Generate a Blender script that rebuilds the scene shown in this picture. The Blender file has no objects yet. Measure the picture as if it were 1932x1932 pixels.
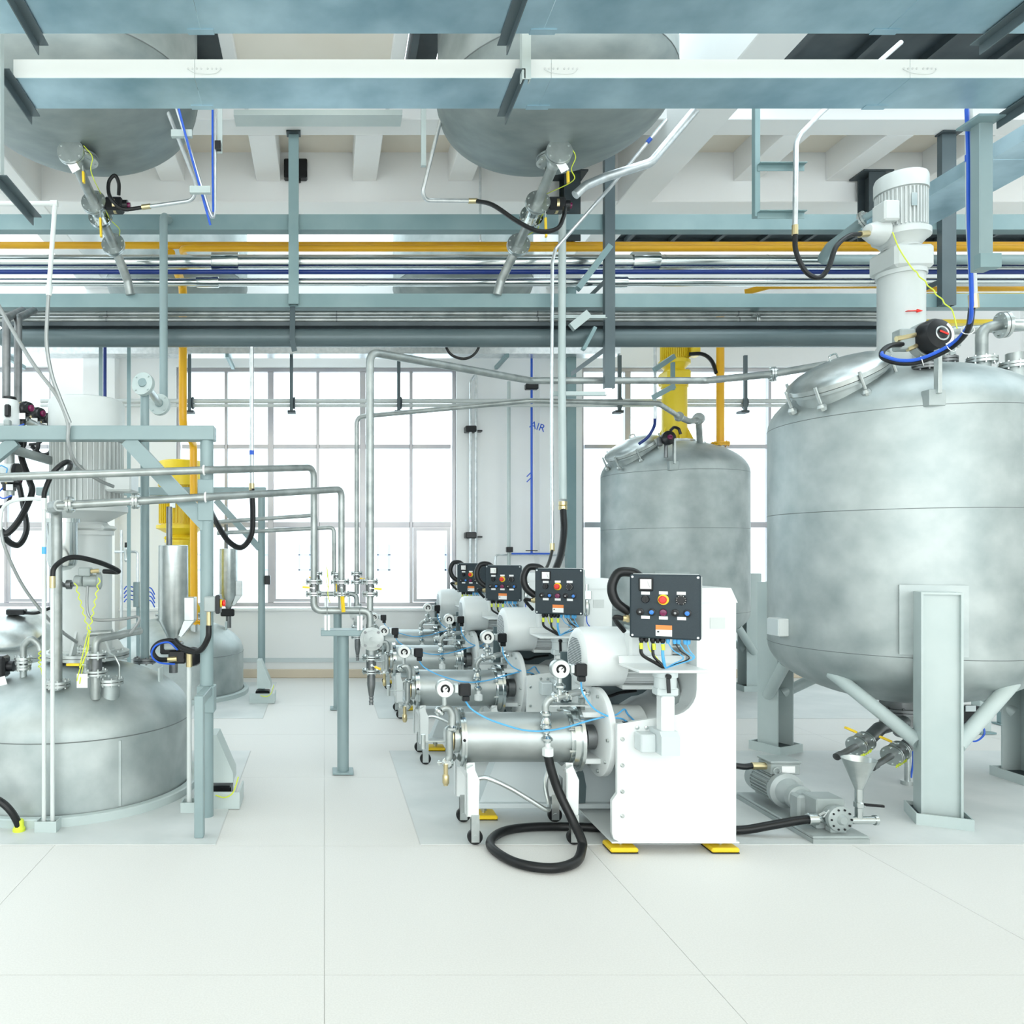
import bpy, bmesh, math, random
from mathutils import Vector, Matrix
random.seed(7)
scene = bpy.context.scene
COL = scene.collection
PI = math.pi

# ---------------------------------------------------------------- camera
F, H0, VX, VY = 1430.0, 1.6, 612.0, 1045.0        # focal length in pixels, eye height, vanishing point
cam_d = bpy.data.cameras.new('camera')
cam_d.sensor_width = 36.0
cam_d.lens = F / 1932.0 * 36.0
cam_d.shift_x = (966.0 - VX) / 1932.0
cam_d.shift_y = (VY - 966.0) / 1932.0
cam_d.clip_end = 300
cam = bpy.data.objects.new('camera', cam_d); COL.objects.link(cam)
cam.location = (0, 0, H0); cam.rotation_euler = (PI / 2, 0, 0)
scene.camera = cam
# ---------------------------------------------------------------- light
world = bpy.data.worlds.new('sky'); scene.world = world; world.use_nodes = True
bg = world.node_tree.nodes['Background']
bg.inputs[0].default_value = (0.83, 0.955, 1.0, 1); bg.inputs[1].default_value = 2.7
def area(name, loc, rot, sx, sy, power, col=(1, 1, 1)):
    l = bpy.data.lights.new(name, 'AREA'); l.shape = 'RECTANGLE'; l.size = sx; l.size_y = sy; l.energy = power; l.color = col
    o = bpy.data.objects.new(name, l); COL.objects.link(o); o.location = loc; o.rotation_euler = rot
    return o
# added fill lamp behind the camera, standing in for unseen window daylight
area('window_daylight', (0.5, -5.6, 3.2), (math.radians(84), 0, 0), 12, 5, 250, (1.0, 0.95, 0.89))
scene.view_settings.view_transform = 'Standard'
scene.view_settings.look = 'None'
scene.view_settings.gamma = 1.0
scene.view_settings.use_curve_mapping = False
scene.view_settings.exposure = 0.28
scene.cycles.max_bounces = 8
scene.cycles.diffuse_bounces = 4
scene.cycles.glossy_bounces = 4
scene.cycles.transparent_max_bounces = 12
scene.cycles.use_denoising = True

# ---------------------------------------------------------------- materials
def mat(name, c, metal=0.0, rough=0.5, c2=None, scale=3.0, bump=0.0, bscale=60.0, rough2=None, stretch=(1, 1, 1), detail=4.0, lo=0.35, hi=0.65, coat=0.0, spec=0.5):
    m = bpy.data.materials.new(name); m.use_nodes = True
    nt = m.node_tree; b = nt.nodes['Principled BSDF']
    b.inputs['Base Color'].default_value = (*c, 1); b.inputs['Metallic'].default_value = metal; b.inputs['Roughness'].default_value = rough
    b.inputs['Specular IOR Level'].default_value = spec
    if coat: b.inputs['Coat Weight'].default_value = coat; b.inputs['Coat Roughness'].default_value = 0.1
    if c2 is not None or rough2 is not None or bump:
        tc = nt.nodes.new('ShaderNodeNewGeometry'); mp = nt.nodes.new('ShaderNodeMapping')
        mp.inputs['Scale'].default_value = stretch
        nt.links.new(tc.outputs['Position'], mp.inputs['Vector'])
    if c2 is not None or rough2 is not None:
        n = nt.nodes.new('ShaderNodeTexNoise'); n.inputs['Scale'].default_value = scale; n.inputs['Detail'].default_value = detail
        nt.links.new(mp.outputs[0], n.inputs['Vector'])
        r = nt.nodes.new('ShaderNodeValToRGB')
        r.color_ramp.elements[0].position = lo; r.color_ramp.elements[1].position = hi
        r.color_ramp.elements[0].color = (*c, 1); r.color_ramp.elements[1].color = (*(c2 or c), 1)
        nt.links.new(n.outputs['Fac'], r.inputs['Fac'])
        if c2 is not None: nt.links.new(r.outputs['Color'], b.inputs['Base Color'])
        if rough2 is not None:
            mr = nt.nodes.new('ShaderNodeMapRange'); mr.inputs[1].default_value = lo; mr.inputs[2].default_value = hi
            mr.inputs[3].default_value = rough; mr.inputs[4].default_value = rough2
            nt.links.new(n.outputs['Fac'], mr.inputs[0]); nt.links.new(mr.outputs[0], b.inputs['Roughness'])
    if bump:
        n2 = nt.nodes.new('ShaderNodeTexNoise'); n2.inputs['Scale'].default_value = bscale; n2.inputs['Detail'].default_value = 3
        bp = nt.nodes.new('ShaderNodeBump'); bp.inputs['Strength'].default_value = bump; bp.inputs['Distance'].default_value = 0.01
        nt.links.new(mp.outputs[0], n2.inputs['Vector']); nt.links.new(n2.outputs['Fac'], bp.inputs['Height']); nt.links.new(bp.outputs[0], b.inputs['Normal'])
    return m

M = {}
M['floor'] = mat('floor_terrazzo', (0.69, 0.68, 0.655), 0, 0.5, (0.745, 0.735, 0.71), 140, 0.0, 60, 0.65, detail=5)
M['floor_grey'] = mat('floor_plinth_grey', (0.56, 0.595, 0.59), 0, 0.45, (0.68, 0.70, 0.695), 2.2, 0.03, 90, 0.6, detail=9)
M['joint'] = mat('floor_joint', (0.60, 0.60, 0.585), 0, 0.8)
M['plaster'] = mat('white_plaster', (0.88, 0.885, 0.88), 0, 0.8, (0.91, 0.915, 0.91), 1.2)
M['cream'] = mat('cream_plaster', (0.84, 0.78, 0.68), 0, 0.85, (0.89, 0.84, 0.75), 1.4)
M['tan'] = mat('tan_skirting', (0.70, 0.60, 0.47), 0, 0.7)
M['winframe'] = mat('window_alloy', (0.42, 0.41, 0.44), 0.6, 0.4, (0.52, 0.50, 0.50), 2.0)
M['darksteel'] = mat('dark_painted_steel', (0.035, 0.05, 0.058), 0.1, 0.5, (0.07, 0.09, 0.1), 3)
M['galv'] = mat('galvanised_sheet', (0.27, 0.43, 0.51), 0.85, 0.32, (0.55, 0.73, 0.82), 3.0, 0.015, 120, 0.44, detail=14, lo=.3, hi=.72)  # zinc grain; wide blue-to-bright tones also imitate patches of reflected light
M['galvtube'] = mat('galvanised_tube', (0.60, 0.64, 0.66), 0.85, 0.32, (0.74, 0.77, 0.79), 20)
M['rack'] = mat('grey_rack_paint', (0.19, 0.295, 0.31), 0.1, 0.36, (0.245, 0.35, 0.365), 2.0)
M['rackdark'] = mat('dark_slate_steel_paint', (0.075, 0.105, 0.118), 0.1, 0.36, (0.10, 0.135, 0.148), 2.0)  # dark steel tone, deepened in colour to imitate missing shadow contrast
M['frame'] = mat('grey_green_frame_paint', (0.235, 0.32, 0.33), 0.05, 0.42, (0.28, 0.365, 0.375), 2.0)
M['palegrey'] = mat('pale_grey_paint', (0.46, 0.54, 0.535), 0.05, 0.42, (0.54, 0.61, 0.60), 2.0)
M['bigpipe'] = mat('dark_grey_pipe_paint', (0.085, 0.125, 0.135), 0.1, 0.35, (0.115, 0.155, 0.165), 1.5)
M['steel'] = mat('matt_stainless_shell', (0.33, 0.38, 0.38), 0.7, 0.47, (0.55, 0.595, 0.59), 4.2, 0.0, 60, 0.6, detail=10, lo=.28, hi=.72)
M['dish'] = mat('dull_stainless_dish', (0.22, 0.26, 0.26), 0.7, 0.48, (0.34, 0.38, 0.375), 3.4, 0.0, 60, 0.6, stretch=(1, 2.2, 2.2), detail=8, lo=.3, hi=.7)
M['pipe'] = mat('pickled_stainless_pipe', (0.31, 0.34, 0.335), 0.75, 0.42, (0.45, 0.48, 0.47), 9)
M['darkpipe'] = mat('dark_stainless_pipe', (0.17, 0.18, 0.185), 0.85, 0.4, (0.25, 0.26, 0.265), 9)
M['chrome'] = mat('polished_steel', (0.60, 0.64, 0.64), 1.0, 0.14, rough2=0.22, scale=6)
M['satin'] = mat('satin_steel', (0.50, 0.54, 0.535), 0.9, 0.32, (0.60, 0.635, 0.63), 14)
M['barrel'] = mat('ground_steel_barrel', (0.40, 0.435, 0.43), 0.85, 0.40, (0.50, 0.535, 0.53), 5, rough2=0.5, detail=8)
M['seam'] = mat('weld_seam_metal', (0.22, 0.24, 0.24), 0.7, 0.5)
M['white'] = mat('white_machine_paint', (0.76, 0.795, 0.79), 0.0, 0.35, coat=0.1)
M['offwhite'] = mat('off_white_paint', (0.56, 0.595, 0.585), 0.0, 0.36, (0.63, 0.66, 0.65), 3)
M['ltgrey'] = mat('light_grey_paint', (0.60, 0.66, 0.67), 0.0, 0.4)
M['pumpgrey'] = mat('pump_grey_paint', (0.33, 0.375, 0.37), 0.1, 0.4, (0.39, 0.43, 0.43), 6)
M['panel'] = mat('slate_panel', (0.022, 0.036, 0.046), 0.0, 0.45, (0.027, 0.042, 0.052), 200, spec=0.35)
M['black'] = mat('black_rubber', (0.008, 0.009, 0.010), 0.0, 0.36, spec=0.35)
M['blackplastic'] = mat('black_plastic', (0.010, 0.011, 0.013), 0.0, 0.3, spec=0.35)
M['yellow'] = mat('yellow_machine_paint', (0.82, 0.60, 0.02), 0.0, 0.35, (0.88, 0.66, 0.04), 3)
M['orange'] = mat('orange_pipe_paint', (0.80, 0.40, 0.008), 0.0, 0.32, (0.86, 0.46, 0.012), 3)
M['handle'] = mat('yellow_handle_plastic', (0.88, 0.60, 0.02), 0.0, 0.4)
M['wire'] = mat('yellow_green_earth_wire', (0.70, 0.80, 0.05), 0.0, 0.45)
M['blue'] = mat('blue_pipe_paint', (0.008, 0.032, 0.20), 0.0, 0.35)
M['bluehose'] = mat('bright_blue_hose', (0.02, 0.11, 0.62), 0.0, 0.35)
M['cyan'] = mat('light_blue_cable', (0.09, 0.42, 0.78), 0.0, 0.4)
M['red'] = mat('red_button', (0.75, 0.03, 0.02), 0.0, 0.3)
M['purple'] = mat('dark_red_lens', (0.16, 0.005, 0.06), 0.0, 0.15)
M['bluebutton'] = mat('blue_button', (0.03, 0.20, 0.62), 0.0, 0.25)
M['label'] = mat('white_label', (0.88, 0.88, 0.88), 0.0, 0.5)
M['stickerorange'] = mat('orange_sticker', (0.85, 0.26, 0.06), 0.0, 0.5)
M['brass'] = mat('brass_fitting', (0.62, 0.52, 0.30), 0.9, 0.3)
M['hosegrey'] = mat('grey_braided_hose', (0.34, 0.36, 0.36), 0.5, 0.4)
M['pvc'] = mat('white_pvc', (0.66, 0.70, 0.69), 0.0, 0.4)
M['facade'] = mat('far_white_facade', (0.86, 0.88, 0.90), 0.0, 0.8)
M['facadeblue'] = mat('far_blue_window_frame', (0.36, 0.44, 0.72), 0.0, 0.6)
M['ground'] = mat('outdoor_paving', (0.75, 0.77, 0.78), 0, 0.9)
M['dial'] = mat('dial_face', (0.85, 0.85, 0.83), 0.0, 0.4)
g = bpy.data.materials.new('window_glass'); g.use_nodes = True
nt = g.node_tree; nt.nodes.clear()
o_ = nt.nodes.new('ShaderNodeOutputMaterial'); mx = nt.nodes.new('ShaderNodeMixShader'); tr = nt.nodes.new('ShaderNodeBsdfTransparent'); gl = nt.nodes.new('ShaderNodeBsdfGlossy')
tr.inputs[0].default_value = (0.97, 0.985, 0.985, 1); gl.inputs['Roughness'].default_value = 0.02; mx.inputs[0].default_value = 0.02
nt.links.new(tr.outputs[0], mx.inputs[1]); nt.links.new(gl.outputs[0], mx.inputs[2]); nt.links.new(mx.outputs[0], o_.inputs[0])
M['glass'] = g

# ---------------------------------------------------------------- mesh helpers
def V(*a): return Vector(a[0]) if len(a) == 1 else Vector(a)
def P(px, py, Y):                       # a point read off the photograph at depth Y
    return Vector(((px - VX) * Y / F, Y, H0 + (VY - py) * Y / F))
def frame_of(d):
    d = d.normalized()
    a = Vector((0, 0, 1)) if abs(d.z) < 0.9 else Vector((1, 0, 0))
    u = d.cross(a).normalized(); w = d.cross(u).normalized()
    return u, w
class MB:
    def __init__(s): s.v = []; s.f = []; s.M = None
    def add(s, vs, fs):
        o = len(s.v)
        s.v += [(s.M @ Vector(p)) if s.M else Vector(p) for p in vs]
        s.f += [tuple(i + o for i in q) for q in fs]
        return s
    def box(s, x0, x1, y0, y1, z0, z1, b=0.0):
        if x0 > x1: x0, x1 = x1, x0
        if y0 > y1: y0, y1 = y1, y0
        if z0 > z1: z0, z1 = z1, z0
        b = min(b, (x1 - x0) * .45, (y1 - y0) * .45, (z1 - z0) * .45)
        if b <= 0:
            return s.add([(x0, y0, z0), (x1, y0, z0), (x1, y1, z0), (x0, y1, z0), (x0, y0, z1), (x1, y0, z1), (x1, y1, z1), (x0, y1, z1)],
                         [(0, 3, 2, 1), (4, 5, 6, 7), (0, 1, 5, 4), (1, 2, 6, 5), (2, 3, 7, 6), (3, 0, 4, 7)])
        vs = []; idx = {}
        for i, X in enumerate((x0, x1)):
            for j, Yy in enumerate((y0, y1)):
                for k, Z in enumerate((z0, z1)):
                    sx, sy, sz = (1 if i == 0 else -1), (1 if j == 0 else -1), (1 if k == 0 else -1)
                    idx[i, j, k, 0] = len(vs); vs.append((X, Yy + sy * b, Z + sz * b))
                    idx[i, j, k, 1] = len(vs); vs.append((X + sx * b, Yy, Z + sz * b))
                    idx[i, j, k, 2] = len(vs); vs.append((X + sx * b, Yy + sy * b, Z))
        fs = []
        for i in (0, 1): fs.append([idx[i, j, k, 0] for j, k in ((0, 0), (1, 0), (1, 1), (0, 1))])
        for j in (0, 1): fs.append([idx[i, j, k, 1] for i, k in ((0, 0), (1, 0), (1, 1), (0, 1))])
        for k in (0, 1): fs.append([idx[i, j, k, 2] for i, j in ((0, 0), (1, 0), (1, 1), (0, 1))])
        for i in (0, 1):
            for j in (0, 1): fs.append([idx[i, j, 0, 0], idx[i, j, 0, 1], idx[i, j, 1, 1], idx[i, j, 1, 0]])
            for k in (0, 1): fs.append([idx[i, 0, k, 0], idx[i, 0, k, 2], idx[i, 1, k, 2], idx[i, 1, k, 0]])
        for j in (0, 1):
            for k in (0, 1): fs.append([idx[0, j, k, 1], idx[0, j, k, 2], idx[1, j, k, 2], idx[1, j, k, 1]])
        for i in (0, 1):
            for j in (0, 1):
                for k in (0, 1): fs.append([idx[i, j, k, 0], idx[i, j, k, 1], idx[i, j, k, 2]])
        return s.add(vs, fs)
    def lathe(s, prof, o=(0, 0, 0), axis=(0, 0, 1), n=24):
        o = V(o); a = V(axis).normalized(); u, w = frame_of(a)
        vs = []; fs = []; rings = []
        for r, h in prof:
            c = o + a * h
            if r < 1e-6:
                rings.append([len(vs)]); vs.append(c)
            else:
                rings.append(list(range(len(vs), len(vs) + n)))
                for i in range(n):
                    t = 2 * PI * i / n
                    vs.append(c + u * (r * math.cos(t)) + w * (r * math.sin(t)))
        for A, B in zip(rings, rings[1:]):
            for i in range(n):
                j = (i + 1) % n
                if len(A) == 1 and len(B) == 1: break
                if len(A) == 1: fs.append((A[0], B[i], B[j]))
                elif len(B) == 1: fs.append((A[i], B[0], A[j]))
                else: fs.append((A[i], B[i], B[j], A[j]))
        if len(rings[0]) > 1: fs.append(tuple(rings[0]))
        if len(rings[-1]) > 1: fs.append(tuple(reversed(rings[-1])))
        return s.add(vs, fs)
    def cyl(s, p0, p1, r0, r1=None, n=16):
        p0 = V(p0); p1 = V(p1); r1 = r0 if r1 is None else r1
        L = (p1 - p0).length
        return s.lathe([(r0, 0), (r1, L)], p0, p1 - p0, n)
    def bar(s, p0, p1, a, b, up=(0, 0, 1)):         # rectangular bar, a across, b along up
        p0 = V(p0); p1 = V(p1); d = (p1 - p0).normalized(); u = d.cross(V(up))
        if u.length < 1e-4: u = d.cross(Vector((0, 1, 0)))
        u.normalize(); w = u.cross(d).normalized()
        vs = []
        for p in (p0, p1):
            for x, y in ((-1, -1), (1, -1), (1, 1), (-1, 1)): vs.append(p + u * (x * a / 2) + w * (y * b / 2))
        return s.add(vs, [(0, 1, 2, 3), (7, 6, 5, 4), (0, 4, 5, 1), (1, 5, 6, 2), (2, 6, 7, 3), (3, 7, 4, 0)])
    def tube(s, pts, r, n=10, bend=0.0, close=False, seg=5, r1=None):
        pts = [V(p) for p in pts]
        if bend > 0:
            out = [pts[0]]
            for a, b, c in zip(pts, pts[1:], pts[2:]):
                d1 = (a - b); d2 = (c - b); L = min(d1.length, d2.length) * .48
                d1.normalize(); d2.normalize(); ang = d1.angle(d2, PI)
                if ang > PI - .02: out.append(b); continue
                t = min(bend / math.tan(ang / 2), L)
                q0 = b + d1 * t; q1 = b + d2 * t
                for i in range(seg + 1):
                    k = i / seg
                    out.append(q0.lerp(b, k).lerp(b.lerp(q1, k), k))
            out.append(pts[-1]); pts = out
        N = len(pts); vs = []; fs = []; u = None
        for i, p in enumerate(pts):
            if close: d = pts[(i + 1) % N] - pts[i - 1]
            else: d = pts[min(i + 1, N - 1)] - pts[max(i - 1, 0)]
            d.normalize()
            if u is None: u, w = frame_of(d)
            else:
                u = (u - d * u.dot(d))
                if u.length < 1e-5: u, _ = frame_of(d)
                u.normalize()
            w = d.cross(u)
            rr = r if r1 is None else r + (r1 - r) * i / (N - 1)
            for j in range(n):
                t = 2 * PI * j / n
                vs.append(p + u * (rr * math.cos(t)) + w * (rr * math.sin(t)))
        R = N if close else N - 1
        for i in range(R):
            k = (i + 1) % N
            for j in range(n):
                l = (j + 1) % n
                fs.append((i * n + j, k * n + j, k * n + l, i * n + l))
        if not close:
            fs.append(tuple(range(n))); fs.append(tuple((N - 1) * n + j for j in reversed(range(n))))
        return s.add(vs, fs)
    def hose(s, pts, r, n=10, k=6):                 # Catmull-Rom through the points
        pts = [V(p) for p in pts]; q = [pts[0] * 2 - pts[1]] + pts + [pts[-1] * 2 - pts[-2]]; out = []
        for i in range(1, len(q) - 2):
            for j in range(k):
                t = j / k; a, b, c, d = q[i - 1], q[i], q[i + 1], q[i + 2]
                out.append(0.5 * ((2 * b) + (c - a) * t + (2 * a - 5 * b + 4 * c - d) * t * t + (3 * b - a - 3 * c + d) * t ** 3))
        out.append(pts[-1])
        return s.tube(out, r, n)
    def ring(s, c, axis, R, r, n=24, m=6):
        u, w = frame_of(V(axis)); c = V(c)
        return s.tube([c + u * (R * math.cos(2 * PI * i / n)) + w * (R * math.sin(2 * PI * i / n)) for i in range(n)], r, m, close=True)
    def prism(s, poly, y0, y1):                     # polygon in x-z, extruded along y
        n = len(poly)
        vs = [(x, y0, z) for x, z in poly] + [(x, y1, z) for x, z in poly]
        return s.add(vs, [tuple(range(n)), tuple(reversed(range(n, 2 * n)))] + [(i, i + n, (i + 1) % n + n, (i + 1) % n) for i in range(n)])
    def prismx(s, poly, x0, x1):                    # polygon in y-z, extruded along x
        n = len(poly)
        vs = [(x0, y, z) for y, z in poly] + [(x1, y, z) for y, z in poly]
        return s.add(vs, [tuple(range(n)), tuple(reversed(range(n, 2 * n)))] + [(i, i + n, (i + 1) % n + n, (i + 1) % n) for i in range(n)])
    def prismz(s, poly, z0, z1):
        n = len(poly)
        vs = [(x, y, z0) for x, y in poly] + [(x, y, z1) for x, y in poly]
        return s.add(vs, [tuple(range(n)), tuple(reversed(range(n, 2 * n)))] + [(i, i + n, (i + 1) % n + n, (i + 1) % n) for i in range(n)])
    def ball(s, c, r, n=12, sz=1.0):
        return s.lathe([(r * math.sin(PI * i / 8), -r * sz * math.cos(PI * i / 8)) for i in range(9)], c, (0, 0, 1), n)
    def flange(s, c, axis, r, t=.014, gap=.004, nb=8, n=24, bolt=.007):
        c = V(c); a = V(axis).normalized(); u, w = frame_of(a)
        s.cyl(c - a * (t + gap / 2), c - a * gap / 2, r, n=n); s.cyl(c + a * gap / 2, c + a * (t + gap / 2), r, n=n)
        s.cyl(c - a * gap, c + a * gap, r * .7, n=12)
        for i in range(nb):
            q = c + (u * math.cos(2 * PI * (i + .5) / nb) + w * math.sin(2 * PI * (i + .5) / nb)) * r * .82
            s.cyl(q - a * (t + gap + .008), q + a * (t + gap + .008), bolt, n=6)
        return s

LOC = {}
def mesh_of(name, mb, m, off=(0, 0, 0), ang=35):
    off = V(off)
    me = bpy.data.meshes.new(name)
    me.from_pydata([tuple(p - off) for p in mb.v], [], mb.f)
    bm = bmesh.new(); bm.from_mesh(me); bmesh.ops.recalc_face_normals(bm, faces=bm.faces); bm.to_mesh(me); bm.free()
    me.materials.append(M[m] if isinstance(m, str) else m)
    me.polygons.foreach_set('use_smooth', [True] * len(me.polygons))
    me.set_sharp_from_angle(angle=math.radians(ang))
    return me
def thing(name, label, cat, loc=(0, 0, 0), group=None, kind=None):
    o = bpy.data.objects.new(name, None); COL.objects.link(o); o.location = loc; o.empty_display_size = .1
    LOC[o.name] = V(loc)
    if label: o['label'] = label
    if cat: o['category'] = cat
    if group: o['group'] = group
    if kind: o['kind'] = kind
    return o
def part(name, mb, m, parent, label=None, kind=None, ang=35):       # geometry given in world coordinates
    off = LOC[parent.name]
    o = bpy.data.objects.new(name, mesh_of(name, mb, m, off, ang)); COL.objects.link(o); o.parent = parent
    LOC[o.name] = off
    if label: o['label'] = label
    if kind: o['kind'] = kind
    return o
def single(name, mb, m, label, cat, group=None, kind=None, ang=35):
    xs = [p.x for p in mb.v]; ys = [p.y for p in mb.v]; zs = [p.z for p in mb.v]
    off = Vector(((min(xs) + max(xs)) / 2, (min(ys) + max(ys)) / 2, min(zs)))
    o = bpy.data.objects.new(name, mesh_of(name, mb, m, off, ang)); COL.objects.link(o); o.location = off
    LOC[o.name] = off
    if label: o['label'] = label
    if cat: o['category'] = cat
    if group: o['group'] = group
    if kind: o['kind'] = kind
    return o
def struct(name, mb, m, label=None):
    return single(name, mb, m, label, None, kind='structure')
def dup(root, d, label, group=None, mats=None):
    r = root.copy(); COL.objects.link(r); r.location = V(root.location) + V(d); r['label'] = label
    if group: r['group'] = group
    LOC[r.name] = V(r.location)
    def rec(src, dst):
        for ch in list(src.children):
            c = ch.copy(); COL.objects.link(c); c.parent = dst; LOC[c.name] = LOC[r.name]
            if mats and c.data and c.data.materials[0].name in mats:
                c.data = c.data.copy(); c.data.materials[0] = M[mats[c.data.materials[0].name]]
            rec(ch, c)
    rec(root, r)
    return r
def text_mb(s, size, Mx, depth=.0015):
    cu = bpy.data.curves.new('t', 'FONT'); cu.body = s; cu.size = size; cu.extrude = depth; cu.align_x = 'CENTER'; cu.align_y = 'CENTER'
    ob = bpy.data.objects.new('t', cu); COL.objects.link(ob)
    dg = bpy.context.evaluated_depsgraph_get(); me = ob.evaluated_get(dg).to_mesh()
    mb = MB(); mb.add([Mx @ v.co for v in me.vertices], [tuple(p.vertices) for p in me.polygons])
    ob.evaluated_get(dg).to_mesh_clear(); bpy.data.objects.remove(ob); bpy.data.curves.remove(cu)
    return mb
# ================================================================ the setting
YW = 9.8                                             # room face of the window wall
fl = struct('floor', MB().box(-9, 9, -6, YW, -.12, -.0025), 'joint')
xs = [-9, -7.4, -5.9, -4.43, -2.95, -1.48, 0, 1.44, 2.9, 4.36, 5.82, 7.3, 9]
ys = [-6, -3.5, -1.0, .35, 1.6, 2.88, 4.15, 5.43, 6.72, 8.0, YW]
def slab(x0, x1, y0, y1, m, nm, z1=0.0, g=.0014):
    part(nm, MB().box(x0 + g, x1 - g, y0 + g, y1 - g, -.05, z1), m, fl)
for i in range(len(xs) - 1):
    for j in range(len(ys) - 1):
        slab(xs[i], xs[i + 1], ys[j], ys[j + 1], 'floor', 'floor_slab')
# greyer plinth slabs under the rows of vessels and mills
for x0, x1 in ((-6.2, -.6), (.53, 6.4)):
    for y0, y1 in ((4.17, 6.15), (7.36, 9.45)):
        e = .006
        part('plinth_edge', MB().box(x0 - e, x1 + e, y0 - e, y1 + e, -.05, .001), 'joint', fl)
        part('plinth_slab', MB().box(x0, x1, y0, y1, -.05, .004), 'floor_grey', fl)
# window wall
wx = [(-7.2, -3.54), (-1.92, 1.71), (3.33, 7.0)]       # window openings
SILL, HEAD, TOPW = .915, 4.02, 5.62
mb = MB()
mb.box(-9, 9, YW, YW + .25, -.1, SILL - .02)
mb.box(-9, 9, YW, YW + .25, HEAD, TOPW)
edges = [-9] + [e for w in wx for e in w] + [9]
for a, b in zip(edges[::2], edges[1::2]): mb.box(a, b, YW, YW + .25, SILL - .02, HEAD)
wb = struct('wall_back', mb, 'plaster')
part('pier', MB().box(2.72, 3.12, YW - .22, YW, 0, TOPW), 'plaster', wb)
part('pier', MB().box(-3.05, -2.65, YW - .22, YW, 0, TOPW), 'plaster', wb)
part('window_ledge', MB().box(-9, 9, YW - .05, YW + .02, SILL - .05, SILL - .015, .006), 'plaster', wb)
part('conduit_strip', MB().box(-9, 2.7, YW - .02, YW, .20, .255), 'ltgrey', wb)
struct('baseboard_back', MB().box(-9, 9, YW - .025, YW, 0, .11, .006), 'tan')
struct('wall_left', MB().box(-9.2, -9, -6, YW + .2, -.1, 5.6), 'plaster')
struct('wall_right', MB().box(9, 9.2, -6, YW + .2, -.1, 5.6), 'plaster')
mb = MB(); mb.box(-9, 9, -6.2, -6, -.1, .7); mb.box(-9, 9, -6.2, -6, 5.7, 6.2)
for x in (-9, -4.5, 0, 4.5, 8.6): mb.box(x, x + .4, -6.2, -6, .7, 5.7)
struct('wall_front', mb, 'plaster')
def window(idx, x0, x1, cols, thick):
    w = thing('window_%d' % idx, 'tall gridded alloy window in the back wall', None, ((x0 + x1) / 2, YW + .08, SILL), kind='structure')
    y0, y1 = YW + .06, YW + .14
    fw = .045
    part('frame_jamb', MB().box(x0, x0 + fw, y0, y1, SILL, HEAD, .004), 'winframe', w); part('frame_jamb', MB().box(x1 - fw, x1, y0, y1, SILL, HEAD, .004), 'winframe', w)
    part('frame_head', MB().box(x0 + fw, x1 - fw, y0, y1, HEAD - .05, HEAD, .004), 'winframe', w); part('frame_sill', MB().box(x0 + fw, x1 - fw, y0, y1, SILL, SILL + .05, .004), 'winframe', w)
    cx = [x0 + fw] + cols + [x1 - fw]
    rows = [SILL + .05, 1.98, 3.0, HEAD - .05]
    for c in cols:
        t = .075 if c in thick else .04
        part('mullion', MB().box(c - t / 2, c + t / 2, y0, y1, SILL + .05, HEAD - .05, .004), 'winframe', w)
    for z, t in ((1.98, .07), (3.0, .05)):
        for a, b in zip(cx, cx[1:]): part('transom', MB().box(a + .02, b - .02, y0 + .005, y1 - .005, z - t / 2, z + t / 2, .004), 'winframe', w)
    for a, b in zip(cx, cx[1:]):
        for r0, r1 in zip(rows, rows[1:]):
            part('pane', MB().box(a + .015, b - .015, y0 + .035, y0 + .041, r0 + .02, r1 - .02), 'glass', w)
    for i, (a, b) in enumerate(zip(cx, cx[1:])):        # opening casements in the lower row
        if i % 3 == 2:
            s = .04; z0, z1 = SILL + .06, 1.94; ym = y0 - .012
            mb = MB(); mb.box(a + .03, a + .03 + s, ym, y0 + .02, z0, z1); mb.box(b - .03 - s, b - .03, ym, y0 + .02, z0, z1)
            mb.box(a + .03 + s, b - .03 - s, ym, y0 + .02, z0, z0 + s); mb.box(a + .03 + s, b - .03 - s, ym, y0 + .02, z1 - s, z1)
            part('casement', mb, 'winframe', w)
window(1, *wx[1], [-1.28, -.70, -.085, .50, 1.13], (-.70, .50))
window(2, *wx[2], [3.95, 4.55, 5.17, 5.8, 6.4], (3.95, 5.17))
window(3, *wx[0], [-6.6, -6.0, -5.35, -4.75, -4.15], (-6.0, -4.75))
# across the yard
struct('yard_ground', MB().box(-60, 60, YW + .3, 60, -.3, -.14), 'ground')
fb = thing('far_building', 'pale building with thin blue window frames across the yard', 'building', (0, 41, -.14))
part('facade', MB().box(-45, 45, 41, 42, -.14, 8), 'facade', fb)
for x0 in (-12.5, -9.8, -7.1, -3.35, -1.4, 2.85, 6.5, 10.2, 22.0, 25.0):
    z0, z1, w = .7, 2.1, .72
    mb = MB(); mb.box(x0, x0 + .09, 40.9, 41, z0, z1); mb.box(x0 + w - .14, x0 + w, 40.9, 41, z0, z1); mb.box(x0, x0 + w, 40.9, 41, z0, z0 + .07); mb.box(x0, x0 + w, 40.9, 41, 1.52, 1.58)
    part('window_frame', mb, 'facadeblue', fb)
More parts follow.
